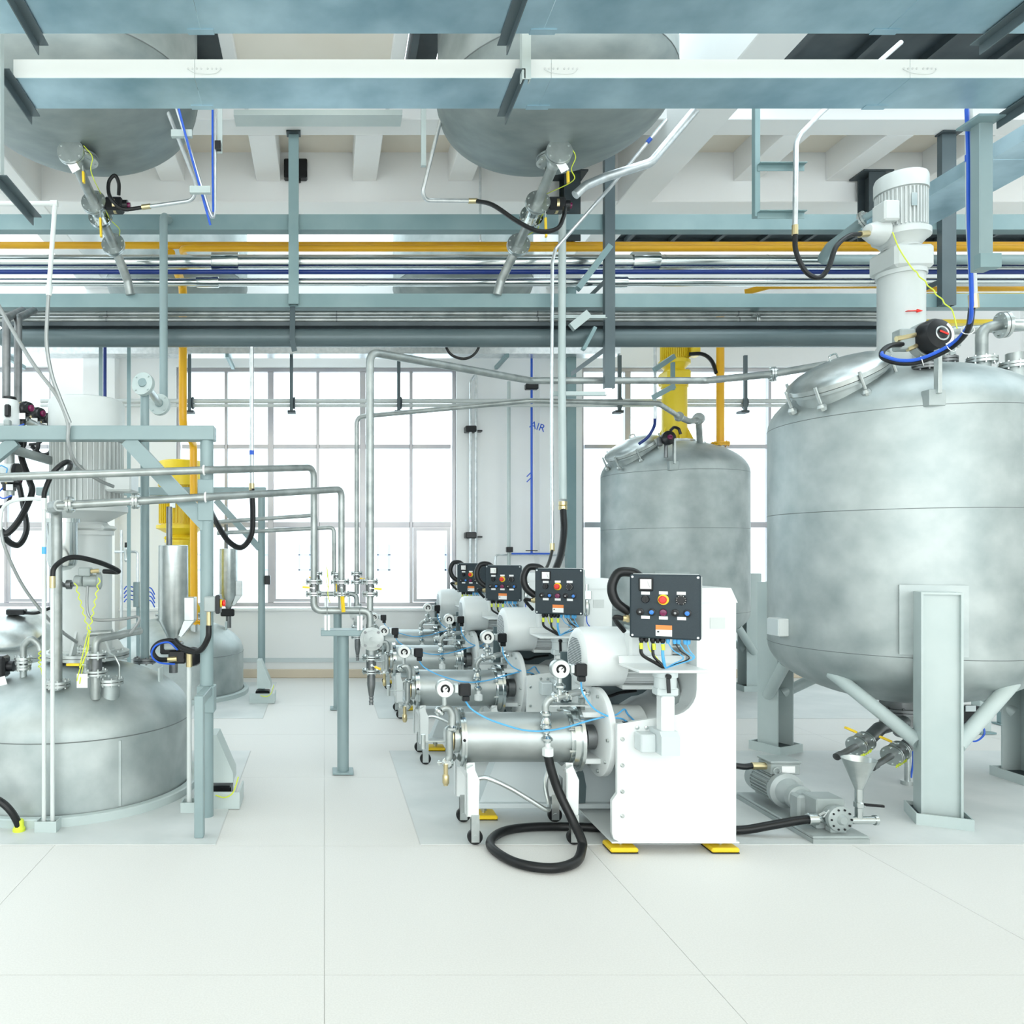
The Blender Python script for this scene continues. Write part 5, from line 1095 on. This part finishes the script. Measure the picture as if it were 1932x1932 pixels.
part('blue_tube', MB().hose([P(330, 1253, 4.74), P(300, 1250, 4.7), P(286, 1236, 4.7), P(294, 1218, 4.7), P(318, 1212, 4.72), P(335, 1226, 4.7)], .006, 6), 'bluehose', t)

# ================================================================ grey painted riser with bolted flanges
t = thing('grey_riser', 'pale grey riser pipe with two round flanges behind the left frame', 'pipe', (-1.35, 5.70, .8))
part('lower_run', MB().tube([(-1.35, 5.70, .80), (-1.35, 5.70, 2.84), (-1.345, 5.60, 2.87)], .033, 16, .05), 'frame', t)
part('flange', MB().flange((-1.345, 5.63, 2.86), (.25, .9, -.12), .085, .018, nb=4), 'palegrey', t)
part('link', MB().cyl((-1.335, 5.65, 2.86), (-1.315, 6.02, 2.80), .03, n=14), 'satin', t)
part('flange', MB().flange((-1.315, 6.05, 2.79), (.15, .9, -.12), .085, .018, nb=4), 'palegrey', t)
part('upper_run', MB().tube([(-1.315, 6.02, 2.80), (-1.315, 6.20, 2.80), (-1.315, 6.20, 4.36), (-1.315, 6.40, 4.42)], .034, 16, .06), 'frame', t)
part('foot_flange', MB().flange((-1.35, 5.70, .80), (0, 0, 1), .085, .016), 'darkpipe', t)
# thin verticals behind
for px, y0, y1, Yv, w, m, lab in ((190, 572, 1000, 6.9, .035, 'frame', 'thin grey vertical channel left of the blue riser'), (243, 655, 1000, 7.2, .035, 'rack', 'thin dark vertical channel right of the blue riser')):
    q = P(px, y0, Yv); e = P(px, y1, Yv); t = thing('stanchion', lab, 'post', (q.x, Yv, 0)); part('channel', MB().box(q.x - w / 2, q.x + w / 2, Yv, Yv + .006, .004, q.z).box(q.x - w / 2, q.x - w / 2 + .005, Yv + .006, Yv + .035, .004, q.z), m, t)
single('water_riser', MB().cyl((P(198, 0, 7.6).x, 7.6, .006), P(198, 600, 7.6), .017, n=10), 'blue', 'dark blue vertical riser behind the left agitator', 'pipe')
single('conduit', MB().tube([P(475, 655, 6.4), P(475, 855, 6.4), P(475, 915, 6.4)], .019, 10), 'galvtube', 'pale vertical conduit hanging before the left window', 'conduit')
t = thing('loop_hose', 'black hose loop hanging from the vertical conduit before the left window', 'hose', P(440, 1035, 6.3))
part('gland', MB().cyl(P(475, 912, 6.4), P(475, 925, 6.4), .024, n=10), 'brass', t); part('tape', MB().cyl(P(475, 850, 6.4), P(475, 858, 6.4), .021, n=10), 'bluehose', t)
part('hose', MB().hose([P(475, 922, 6.4), P(477, 970, 6.4), P(474, 1010, 6.4), P(455, 1033, 6.4), P(430, 1020, 6.3), P(408, 985, 6.1), P(395, 960, 5.8)], .024, 10), 'black', t)
# PVC conduit and cable bundle at the left
t = thing('conduit', 'white PVC conduit elbow with a grey cable bundle at the upper left', 'conduit', P(92, 560, 4.45))
part('tube', MB().tube([P(-40, 384, 4.45), P(104, 384, 4.45), P(92, 548, 4.45)], .014, 12, .02), 'pvc', t); part('coupling', MB().cyl(P(93, 540, 4.45), P(92, 558, 4.45), .022, .016, n=12), 'pvc', t)
part('elbow', MB().cyl(P(96, 384, 4.45), P(109, 384, 4.45), .019, n=12), 'pvc', t)
part('cable', MB().hose([P(92, 552, 4.45), P(89, 600, 4.45), P(88, 650, 4.45), P(97, 705, 4.47), P(112, 748, 4.5), P(132, 798, 4.53)], .012, 8), 'hosegrey', t)
part('cable', MB().hose([P(-5, 572, 4.4), P(25, 625, 4.42), P(65, 690, 4.45), P(108, 748, 4.5), P(128, 798, 4.53), P(129, 836, 4.54), P(145, 876, 4.6), P(185, 905, 4.7), P(214, 918, 4.8)], .0115, 8), 'hosegrey', t)
# ================================================================ dosing unit on the left agitator
t = thing('seal_pot', 'polished vertical cylinder with hemispherical bottom before the left agitator', 'vessel', (-1.68, 4.86, 1.45))
part('body', MB().lathe([(0, 1.49), (.05, 1.50), (.085, 1.525), (.095, 1.56), (.095, 1.80), (.11, 1.80), (.11, 1.825), (.03, 1.83), (0, 1.83)], (-1.68, 4.86, 0), (0, 0, 1), 32), 'chrome', t)
part('drain_pipe', MB().tube([(-1.70, 4.86, 1.50), (-1.70, 4.84, 1.43), (-1.66, 4.82, 1.40), (-1.555, 4.80, 1.41)], .014, 10, .03), 'darkpipe', t)
part('fitting', MB().lathe([(.014, -.02), (.03, -.015), (.03, .015), (.014, .02)], (-1.62, 4.81, 1.405), (1, 0, 0), 12), 'darkpipe', t)
t = thing('dosing_pump', 'small grey motor pump fixed to the left agitator column', 'pump', P(165, 1120, 4.8))
c = P(162, 1096, 4.8); part('pump_head', MB().lathe([(.02, -.02), (.035, -.015), (.035, .03), (.028, .035)], c + V(-.05, 0, 0), (1, -.2, 0), 16), 'pumpgrey', t)
part('motor', MB().lathe([(.034, 0), (.04, .01), (.04, .08), (.055, .085), (.055, .11), (.03, .12)], c + V(-.02, 0, 0), (1, .3, 0), 20), 'pumpgrey', t)
part('terminal_box', MB().box(c.x - .04, c.x + .035, c.y - .03, c.y + .03, c.z + .03, c.z + .085, .006), 'pumpgrey', t)
part('gland', MB().cyl(c + V(.035, -.01, .06), c + V(.085, -.005, .065), .014, n=10), 'brass', t)
part('hose', MB().hose([P(165, 1106, 4.78), P(164, 1140, 4.78), P(168, 1162, 4.78), P(185, 1170, 4.78), P(230, 1168, 4.82), P(258, 1164, 4.9), P(262, 1172, 4.9), P(245, 1195, 4.9), P(225, 1205, 4.95)], .0095, 8), 'hosegrey', t)
for k, (x0, y0, x1, y1) in enumerate(((142, 1100, 170, 1200), (188, 1090, 168, 1195))):
    pts = [P(x0 + (x1 - x0) * i / 14, y0 + (y1 - y0) * i / 14, 4.72) + V(.007 if i % 2 else -.007, 0, 0) for i in range(15)]
    part('earth_wire', MB().hose(pts + [P(150, 1290 - k * 30, 4.6)], .0035, 5, 4), 'wire', t)
# nozzles on the front low vessel
def top_nozzle(px, pyf, Y, lab, r=.05, fr=.085, zb=.62):
    q = P(px, pyf, Y); o = part('nozzle', MB().cyl((q.x, q.y, zb), (q.x, q.y, q.z), r, n=18), 'steel', lv, lab)
    part('flange', MB().flange(q, (0, 0, 1), fr, .016), 'satin', o)
    return q
q = top_nozzle(107, 1290, 4.75, 'bolted nozzle with the tall pickled pipe', .055, .082)
single('process_pipe', MB().tube([q, V(q.x, q.y, P(0, 962, q.y).z), V(q.x + .02, q.y - .15, P(0, 955, 4.5).z), P(112, 954, 4.42)], .034, 16, .06), 'pipe', 'pickled pipe standing on the front low vessel beside the polished pot', 'pipe')
q = top_nozzle(207, 1285, 4.78, 'wide bolted blind nozzle on a short neck', .06, .085)
part('clamp_hook', MB().tube([q + V(.06, 0, .02), q + V(.06, 0, .10), q + V(.03, 0, .16), q + V(-.02, .05, .17)], .006, 6, .03), 'satin', lv)
q = top_nozzle(44, 1245, 4.9, 'nozzle with a goose neck vent', .022, .055)
t = thing('gooseneck_vent', 'grey gooseneck vent with yellow green wire at the left edge', 'vent', q)
part('bend', MB().tube([q + V(0, 0, .015), q + V(0, 0, .09), q + V(.05, 0, .145), q + V(.10, 0, .10), q + V(.11, 0, .06)], .022, 14, .05), 'pipe', t)
part('valve_ring', MB().flange(q + V(0, 0, -.045), (0, 0, 1), .05, .014), 'satin', t)
part('earth_wire', MB().hose([q + V(.11, -.01, .07) + V((.008 if k % 2 else -.008), 0, -k * .014) for k in range(10)] + [q + V(.135, -.02, -.13)], .0035, 5), 'wire', t)
part('actuator', MB().box(q.x - .26, q.x - .10, q.y - .06, q.y + .05, q.z - .11, q.z + .03, .015).cyl(q + V(-.1, 0, -.04), q + V(-.06, 0, -.04), .035, n=14), 'blackplastic', t)
part('tag', MB().bar(q + V(-.12, -.08, -.1), q + V(-.09, -.08, -.2), .07, .002, (0, 1, 0)), 'label', t)
# ball valve with yellow lever in front of the agitator
q = P(180, 1252, 4.7); t = thing('flanged_valve', 'flanged ball valve with a yellow lever on the front low vessel', 'valve', q + V(0, 0, -.2))
part('neck', MB().cyl(q + V(0, 0, -.22), q + V(0, 0, -.05), .03, n=14), 'pipe', t)
ball_valve(t, q, (0, 0, 1), .042, None)
m1, m2 = MB(), MB(); lever(m1, m2, q + V(-.03, -.075, .005), (-1, 0, 0), .105, .03); h = part('lever', m1, 'satin', t); part('grip', m2, 'handle', h)
part('pipe', MB().tube([q + V(0, 0, .05), q + V(0, 0, .15), P(265, 1190, 5.0)], .024, 14, .06), 'pipe', t)
part('tag', MB().bar(q + V(-.055, -.085, -.05), q + V(-.055, -.085, -.135), .066, .002, (0, 1, 0)), 'label', t)
part('earth_wire', MB().hose([P(168, 1200, 4.6), P(166, 1225, 4.6), P(158, 1245, 4.58), P(150, 1265, 4.58), P(145, 1285, 4.6)], .0035, 5), 'wire', t)
t = thing('flanged_valve', 'small flanged elbow behind the yellow lever valve', 'valve', P(162, 1225, 4.95))
q = P(162, 1225, 4.95); part('flange', MB().flange(q, (0, 0, 1), .055, .014), 'satin', t); part('neck', MB().cyl(q + V(0, 0, -.15), q, .024, n=12), 'pipe', t); part('pipe', MB().tube([q, q + V(0, 0, .10), q + V(.17, .0, .11)], .018, 12, .04), 'pipe', t)
single('flexible_tube', MB().hose([P(0, 1000, 4.5), P(5, 960, 4.5), P(25, 945, 4.48), P(60, 941, 4.46), P(88, 944, 4.45)], .011, 8), 'pvc', 'pale flexible tube curling off the conduit top at the left edge', 'tube')
single('flexible_tube', MB().hose([P(0, 985, 4.6), P(8, 1030, 4.6), P(40, 1100, 4.7), P(80, 1155, 4.8), P(115, 1190, 4.9), P(145, 1212, 5.0)], .011, 8), 'hosegrey', 'grey flexible tube hanging behind the left conduits', 'tube')
single('loop_hose', MB().hose([P(47, 776, 5.0), P(40, 815, 5.0), P(40, 860, 5.1), P(55, 905, 5.1), P(60, 930, 5.05), P(40, 975, 4.95), P(15, 1005, 4.9), P(0, 1000, 4.9), P(-15, 985, 4.9)], .022, 10), 'black', 'upper black hose loop at the left picture edge', 'hose')
single('loop_hose', MB().hose([P(35, 910, 5.7), P(45, 960, 5.6), P(50, 1000, 5.5), P(35, 1028, 5.4), P(12, 1018, 5.3), P(-10, 985, 5.2)], .022, 10), 'black', 'lower black hose loop at the left picture edge', 'hose')
# valve actuators at the left edge
def small_actuator(c, lab, d=(1, -.55, 0), s=1.0):
    c = V(c); d = V(d).normalized(); u, w = frame_of(d)
    t = thing('valve_actuator', lab, 'actuator', c + V(0, 0, -.06), 'black actuators at the left edge')
    part('body', MB().lathe([(.045 * s, -.06 * s), (.05 * s, -.05 * s), (.05 * s, .03 * s), (.04 * s, .04 * s), (.04 * s, .06 * s), (.025 * s, .065 * s)], c, d, 18).box(c.x - .05 * s, c.x + .02 * s, c.y - .04 * s, c.y + .04 * s, c.z - .075 * s, c.z - .03 * s, .008), 'blackplastic', t)
    part('ring', MB().cyl(c + d * -.01, c + d * .008, .0515 * s, n=18), 'brass', t)
    part('indicator', MB().lathe([(.022, 0), (.022, .012), (.014, .02), (0, .021)], c + d * .065 * s, d, 14), 'purple', t)
    part('reflector', MB().box(c.x - .015, c.x + .03, c.y - .055 * s, c.y - .05 * s, c.z - .075 * s, c.z - .035 * s), 'label', t)
    part('air_tube', MB().hose([c + V(-.04, -.03, -.05), c + V(-.06, -.07, -.10), c + V(-.02, -.09, -.13), c + V(.03, -.07, -.11)], .005, 6), 'bluehose', t)
    part('cable', MB().hose([c + V(.0, .0, -.06), c + V(-.01, 0, -.12), c + V(-.06, .03, -.17), c + V(-.14, .05, -.18)], .012, 8), 'black', t)
    return t
for px, py, Y, lab in ((45, 772, 5.0, 'first black actuator of the row at the left edge'), (68, 782, 5.35, 'second black actuator of the row at the left edge'), (86, 792, 5.7, 'rear black actuator of the row at the left edge'), (22, 905, 5.0, 'black actuator hanging alone below the row at the left edge')):
    small_actuator(P(px, py, Y), lab)
t = thing('solenoid_block', 'white rounded valve housing with a black cap at the left edge', 'valve', P(10, 800, 4.9)); q = P(12, 780, 4.95)
part('housing', MB().lathe([(.075, -.09), (.085, -.08), (.085, .06), (.07, .085), (.03, .09)], q, (0, 0, 1), 24), 'white', t); part('cap', MB().lathe([(.04, .088), (.045, .095), (.045, .105), (.03, .11)], q + V(.02, 0, 0), (0, 0, 1), 20), 'blackplastic', t)
part('coil', MB().box(q.x + .03, q.x + .065, q.y - .11, q.y - .075, q.z - .04, q.z + .04, .008), 'blackplastic', t); part('connector', MB().box(q.x + .03, q.x + .07, q.y - .12, q.y - .08, q.z - .10, q.z - .06, .006), 'pumpgrey', t)
for px, Y, lab in ((12, 5.5, 'dull steel pipe nearest the left edge dropping from the rack'), (34, 5.7, 'dull steel pipe beside the leftmost one dropping from the rack')):
    q = P(px, 600, Y); single('drop_pipe', MB().tube([P(px + 30, 586, Y + .6), q, P(px, 770, Y)], .03, 14, .05), 'darkpipe', lab, 'pipe')
ppipe('short slanted stainless pipe below the actuator row at the left edge', [P(5, 842, 4.8), P(105, 872, 5.2), P(150, 885, 5.0)], .03, .04)
# air preparation unit behind
t = thing('air_unit', 'air regulator with tubing rows on the back wall between riser and hopper', 'regulator', P(240, 1080, 7.3))
q = P(240, 1045, 7.3); part('filter', MB().lathe([(.015, -.08), (.03, -.06), (.03, .02), (.035, .03), (.035, .06)], q, (0, 0, 1), 14), 'chrome', t); part('knob', MB().cyl(q + V(0, 0, .06), q + V(0, 0, .11), .025, n=12), 'blackplastic', t)
part('pipe', MB().tube([q + V(-.12, 0, .02), q + V(.1, 0, .02), q + V(.1, 0, -.3)], .012, 8, .03), 'galvtube', t); part('riser', MB().cyl(P(229, 1000, 7.3), P(229, 1170, 7.3), .012, n=8), 'galvtube', t)
part('manifold_block', MB().box(P(252, 0, 7.3).x, P(262, 0, 7.3).x, 7.28, 7.34, P(0, 1145, 7.3).z, P(0, 1098, 7.3).z, .004), 'frame', t)
for k in range(4):
    y = 1108 + k * 8; part('air_tube', MB().hose([P(252, y, 7.3), P(240, y - 2, 7.25), P(234, y + 4, 7.25)], .006, 6), 'bluehose', t); part('air_tube', MB().hose([P(275, y, 7.3), P(285, y + 2, 7.25), P(292, y + 14, 7.25)], .006, 6), 'bluehose', t)
part('stand', MB().box(P(255, 0, 7.3).x, P(261, 0, 7.3).x, 7.34, 7.37, .004, P(0, 1098, 7.3).z), 'frame', t)
# ================================================================ transfer pump with funnel
t = thing('transfer_pump', 'grey geared motor pump on a long base plate in front of the big vessel', 'pump', (2.85, 4.5, 0))
part('base_plate', MB().box(2.69, 3.0, 4.17, 4.95, .03, .045, .004).box(2.69, 3.0, 4.17, 4.18, .004, .03).box(2.69, 2.70, 4.18, 4.95, .004, .03), 'pumpgrey', t)
part('motor', MB().lathe([(.06, 0), (.085, .02), (.09, .05), (.09, .09), (.082, .09), (.082, .28), (.1, .29), (.105, .31), (.105, .335), (.08, .345), (.055, .42)], (2.80, 4.92, .165), (0, -1, 0), 32), 'pumpgrey', t)
mb = MB()
for i in range(28):
    a = 2 * PI * i / 28; d = V(math.cos(a), 0, math.sin(a)); tg = V(-d.z, 0, d.x) * .003; o = V(2.80, 4.82, .165)
    vs = [o + d * .078 - tg, o + d * .097 - tg, o + d * .097 + tg, o + d * .078 + tg]; vs += [v + V(0, -.18, 0) for v in vs]
    mb.add(vs, [(0, 1, 2, 3), (7, 6, 5, 4), (0, 4, 5, 1), (1, 5, 6, 2), (2, 6, 7, 3), (3, 7, 4, 0)])
part('cooling_fins', mb, 'pumpgrey', t, kind='stuff')
tb = part('terminal_box', MB().box(2.735, 2.915, 4.64, 4.78, .245, .315, .006).box(2.73, 2.92, 4.635, 4.785, .315, .33, .004), 'pumpgrey', t)
part('rating_plate', MB().box(2.80, 2.88, 4.637, 4.64, .26, .30), 'label', tb); part('gland', MB().cyl((2.65, 4.70, .285), (2.735, 4.70, .285), .022, n=10), 'brass', tb)
part('cable', MB().hose([(2.65, 4.70, .285), (2.60, 4.70, .28), (2.52, 4.72, .285), (2.42, 4.75, .27)], .019, 10), 'black', t)
part('lifting_eye', MB().ring((2.76, 4.62, .275), (0, 1, 0), .02, .005, 16, 5), 'pumpgrey', t)
part('gear_housing', MB().lathe([(.055, 0), (.075, .01), (.075, .05), (.06, .06), (.05, .10)], (2.81, 4.52, .155), (0, -1, 0), 24).box(2.74, 2.86, 4.38, 4.47, .045, .20, .012), 'pumpgrey', t)
part('coupling_guard', MB().box(2.78, 2.94, 4.28, 4.42, .045, .215, .006), 'pumpgrey', t)
ph = part('pump_head', MB().lathe([(.045, 0), (.06, .01), (.06, .05), (.072, .055), (.072, .08), (.066, .085), (.03, .09), (.02, .105), (0, .105)], (2.865, 4.29, .125), (.05, -1, 0), 28), 'pumpgrey', t)
for k in range(10):
    a = 2 * PI * k / 10; part('head_bolt', MB().cyl((2.868 + .056 * math.cos(a), 4.212, .125 + .056 * math.sin(a)), (2.868 + .056 * math.cos(a), 4.198, .125 + .056 * math.sin(a)), .006, n=6), 'blackplastic', ph)
part('pump_feet', MB().box(2.82, 2.91, 4.22, 4.27, .045, .075, .004), 'pumpgrey', t)
part('hose_fitting', MB().lathe([(.03, 0), (.034, .005), (.034, .05), (.026, .055), (.02, .06), (.02, .09), (.03, .095), (.03, .105), (.02, .11), (.02, .15)], (2.715, 4.26, .11), (1, 0, .0), 16), 'chrome', t)
part('clamp_wing', MB().bar((2.79, 4.24, .13), (2.815, 4.23, .175), .02, .006).bar((2.77, 4.24, .14), (2.79, 4.22, .165), .012, .012), 'chrome', t)
fn = part('funnel_stem', MB().cyl((3.0, 4.255, .10), (3.0, 4.255, .30), .02, n=14).lathe([(.02, 0), (.026, .005), (.026, .03), (.02, .035)], (3.0, 4.255, .175), (0, 0, 1), 12).cyl((2.90, 4.255, .105), (3.085, 4.255, .105), .022, n=14).cyl((3.085, 4.255, .105), (3.10, 4.255, .105), .028, n=14), 'chrome', t)
part('funnel', MB().lathe([(.02, .28), (.0845, .447), (.087, .450), (.083, .450), (.018, .283)], (3.0, 4.255, 0), (0, 0, 1), 36), 'satin', t, 'open steel funnel')
part('valve_lever', MB().bar((3.03, 4.245, .195), (3.125, 4.235, .19), .012, .018, (0, 1, 0)), 'blackplastic', fn)
# outlet valves under the big vessel
for i, (pts, vc, lab) in enumerate((([V(4.05, 5.3, .42), P(1705, 1362, 5.1), P(1660, 1374, 5.0), P(1637, 1396, 4.92), P(1578, 1428, 4.75)], P(1624, 1403, 4.88), 'upper outlet valve with yellow lever below the big vessel'), ([V(4.02, 5.3, .36), P(1735, 1388, 5.0), P(1705, 1412, 4.85), P(1645, 1448, 4.66)], P(1690, 1421, 4.8), 'lower outlet valve with yellow lever beside the funnel'))):
    t = thing('outlet_valve', lab, 'valve', vc + V(0, 0, -.05), 'outlet valves under the big vessel')
    part('pipe', MB().tube(pts[:-1], .042, 14, .08), 'darkpipe', t); ax = (pts[-1] - pts[-2]).normalized()
    part('spout', MB().cyl(pts[-2], pts[-1], .019, n=12).cyl(pts[-1] - ax * .05, pts[-1], .023, n=12), 'darkpipe', t)
    ball_valve(t, vc, ax, .036, None)
    m1, m2 = MB(), MB(); lever(m1, m2, vc + V(0, 0, .06), (-.8, -.1, .35), .10); h = part('lever', m1, 'satin', t); part('grip', m2, 'handle', h)
    part('earth_wire', MB().hose([vc + ax * (.07 - .012 * k) + V(0, -.05, -.05 + (.008 if k % 2 else -.008)) for k in range(12)], .0035, 5), 'wire', t)
t = thing('drain_stub', 'short vertical steel stub pipe with blue tube beside the big front leg', 'pipe', P(1710, 1480, 5.25)); q = P(1712, 1482, 5.25)
part('stub', MB().cyl((q.x, q.y, .004), (q.x, q.y, .27), .018, n=12).cyl((q.x, q.y, .004), (q.x, q.y, .03), .04, n=14), 'satin', t); part('tube', MB().hose([V(q.x + .03, q.y, .28), V(q.x + .04, q.y, .18), V(q.x + .025, q.y, .05)], .006, 6), 'bluehose', t)
t = thing('valve_actuator', 'black outlet actuator with a blue tube loop behind the big front leg', 'actuator', P(1820, 1375, 5.3)); q = P(1815, 1350, 5.3)
part('body', MB().box(q.x - .10, q.x + .12, q.y - .05, q.y + .05, q.z - .06, q.z + .07, .02).cyl(q + V(.12, 0, -.02), q + V(.17, 0, -.02), .03, n=12), 'blackplastic', t); part('tag', MB().box(q.x - .02, q.x + .05, q.y - .056, q.y - .05, q.z + .04, q.z + .08), 'ltgrey', t)
part('tube', MB().hose([q + V(.12, -.02, -.05), q + V(.13, -.03, -.12), q + V(.06, -.04, -.17), q + V(-.02, -.04, -.15)], .006, 6), 'bluehose', t)
# posts farther right behind the vessel
for px, py, w, lab in ((1860, 1385, .10, 'pale post of a farther frame right of the big vessel leg'), (1908, 1371, .10, 'dark post of a farther frame at the right edge')):
    Yq = 2288 / (py - VY); x = P(px, 0, Yq).x; t = thing('stanchion', lab, 'post', (x, Yq, 0)); part('tube', MB().box(x - w / 2, x + w / 2, Yq, Yq + .10, .02, .75, .004), 'palegrey' if px < 1900 else 'rack', t); part('foot', MB().box(x - w * .7, x + w * .7, Yq - .03, Yq + .13, .004, .02), 'rack', t)
# mill side services: blue cylinder with a red hand wheel
t = thing('coolant_valve', 'blue coolant pipe with a small red hand wheel at the right of the nearest mill', 'valve', (2.235, 4.42, 0)); 
part('pipe', MB().cyl((2.24, 4.42, .004), (2.24, 4.42, .32), .014, n=12), 'blue', t); part('hand_wheel', MB().ring((2.285, 4.42, .25), (1, .4, 0), .03, .006, 16, 6).cyl((2.24, 4.42, .25), (2.285, 4.42, .25), .006, n=6), 'red', t)
part('tube', MB().hose([(2.24, 4.42, .32), (2.236, 4.42, .38), (2.232, 4.44, .45)], .006, 6), 'bluehose', t)
# black hose and dangling loop under the rack
single('loop_hose', MB().hose([P(834, 632, 6.56), P(848, 666, 6.6), P(875, 677, 6.6), P(898, 665, 6.6), P(911, 632, 6.56)], .012, 8), 'black', 'small black hose loop hanging under the thick grey pipe', 'hose')
single('loop_hose', MB().hose([P(1300, 668, 8.75), P(1325, 668, 8.7), P(1342, 680, 8.65), P(1352, 705, 8.6)], .022, 8), 'black', 'black hose curving from the yellow agitator to the orange pipe', 'hose')
t = thing('angle_rack', 'dark angle bracket pair before the yellow agitator column', 'bracket', P(1272, 760, 7.9))
part('post', MB().box(P(1268, 0, 7.9).x, P(1274, 0, 7.9).x, 7.9, 7.94, P(0, 735, 7.9).z, 3.6), 'rack', t); part('arm', MB().bar(P(1234, 698, 7.8), P(1272, 672, 7.9), .03, .05), 'rack', t); part('arm', MB().bar(P(1232, 750, 7.8), P(1272, 728, 7.9), .03, .05), 'rack', t)
t = thing('valve_actuator', 'round black actuator at the foot of the yellow agitator column', 'actuator', P(1258, 850, 8.2)); q = P(1258, 828, 8.2)
part('body', MB().lathe([(.06, 0), (.075, .01), (.075, .06), (.05, .075), (0, .08)], q, (0, -1, .1), 24), 'blackplastic', t); part('lens', MB().lathe([(.03, .078), (.025, .09), (0, .095)], q, (0, -1, .1), 16), 'purple', t); part('bracket', MB().box(q.x - .10, q.x - .05, q.y - .02, q.y + .03, q.z - .08, q.z + .02, .008), 'darkpipe', t)
part('hook', MB().tube([q + V(.04, 0, .09), q + V(.08, 0, .13), q + V(.13, 0, .11), q + V(.15, 0, .05)], .016, 8, .03), 'blackplastic', t)
part('stem', MB().cyl(q + V(0, .02, -.2), q + V(0, .02, -.05), .02, n=10), 'darkpipe', t)
single('conduit', MB().tube([P(1236, 655, 7.9), P(1236, 790, 7.9)], .016, 8), 'galvtube', 'pale conduit dropping left of the yellow agitator column', 'conduit')
single('loop_hose', MB().hose([P(1236, 788, 7.9), P(1234, 805, 7.95), P(1222, 825, 8.0), P(1205, 838, 8.05)], .016, 8), 'blue', 'dark hose from the conduit to the rear tank hatch', 'hose')

t = thing('solenoid_block', 'lower white valve housing at the left edge beneath the beam', 'valve', P(8, 905, 4.9)); q = P(14, 892, 4.9)
part('housing', MB().lathe([(.05, -.05), (.06, -.045), (.06, .045), (.05, .05)], q, (1, -.1, 0), 20), 'white', t); part('cap', MB().cyl(q + V(.05, 0, 0), q + V(.075, 0, 0), .062, n=20), 'blackplastic', t); part('clip', MB().tube([q + V(-.05, -.06, .02), q + V(-.01, -.07, .04), q + V(.03, -.07, .02), q + V(.02, -.07, -.02)], .004, 6, .01), 'cyan', t)
for k, (x0, y0, lab) in enumerate(((20, 838, 'front'), (45, 846, 'middle'), (70, 850, 'rear'))):
    single('loop_hose', MB().hose([P(x0 - 10, y0 - 8, 5.1 + k * .2), P(x0 + 8, y0 + 8, 5.1 + k * .2), P(x0 + 24, y0 + 4, 5.1 + k * .2), P(x0 + 28, y0 - 14, 5.1 + k * .2)], .016, 8), 'black', '%s short black hose loop under the beam at the left edge' % lab, 'hose')
q = P(1750, 606, 7.6)
single('yellow_rail', MB().box(q.x, q.x + 1.6, 7.6, 7.7, q.z - .02, q.z + .02, .005), 'yellow', 'yellow horizontal rail behind the hoses at the right edge', 'rail')
q = P(1750, 556, 7.5)
single('yellow_rail', MB().box(q.x, q.x + 1.6, 7.5, 7.6, q.z - .012, q.z + .02, .005), 'yellow', 'higher yellow rail behind the right rack post', 'rail')

t = thing('valve_header', 'stainless header pipe carrying the black actuators at the left edge', 'pipe', P(22, 930, 5.0))
part('run', MB().tube([P(20, 935, 5.0), P(20, 806, 5.0), P(45, 793, 5.02), P(68, 802, 5.36), P(98, 812, 5.9)], .026, 12, .05), 'pipe', t)
for px, py, Y in ((45, 790, 5.0), (68, 800, 5.35), (86, 808, 5.7)): part('valve_neck', MB().cyl(P(px, py + 4, Y), P(px, py - 10, Y), .022, n=12), 'satin', t)
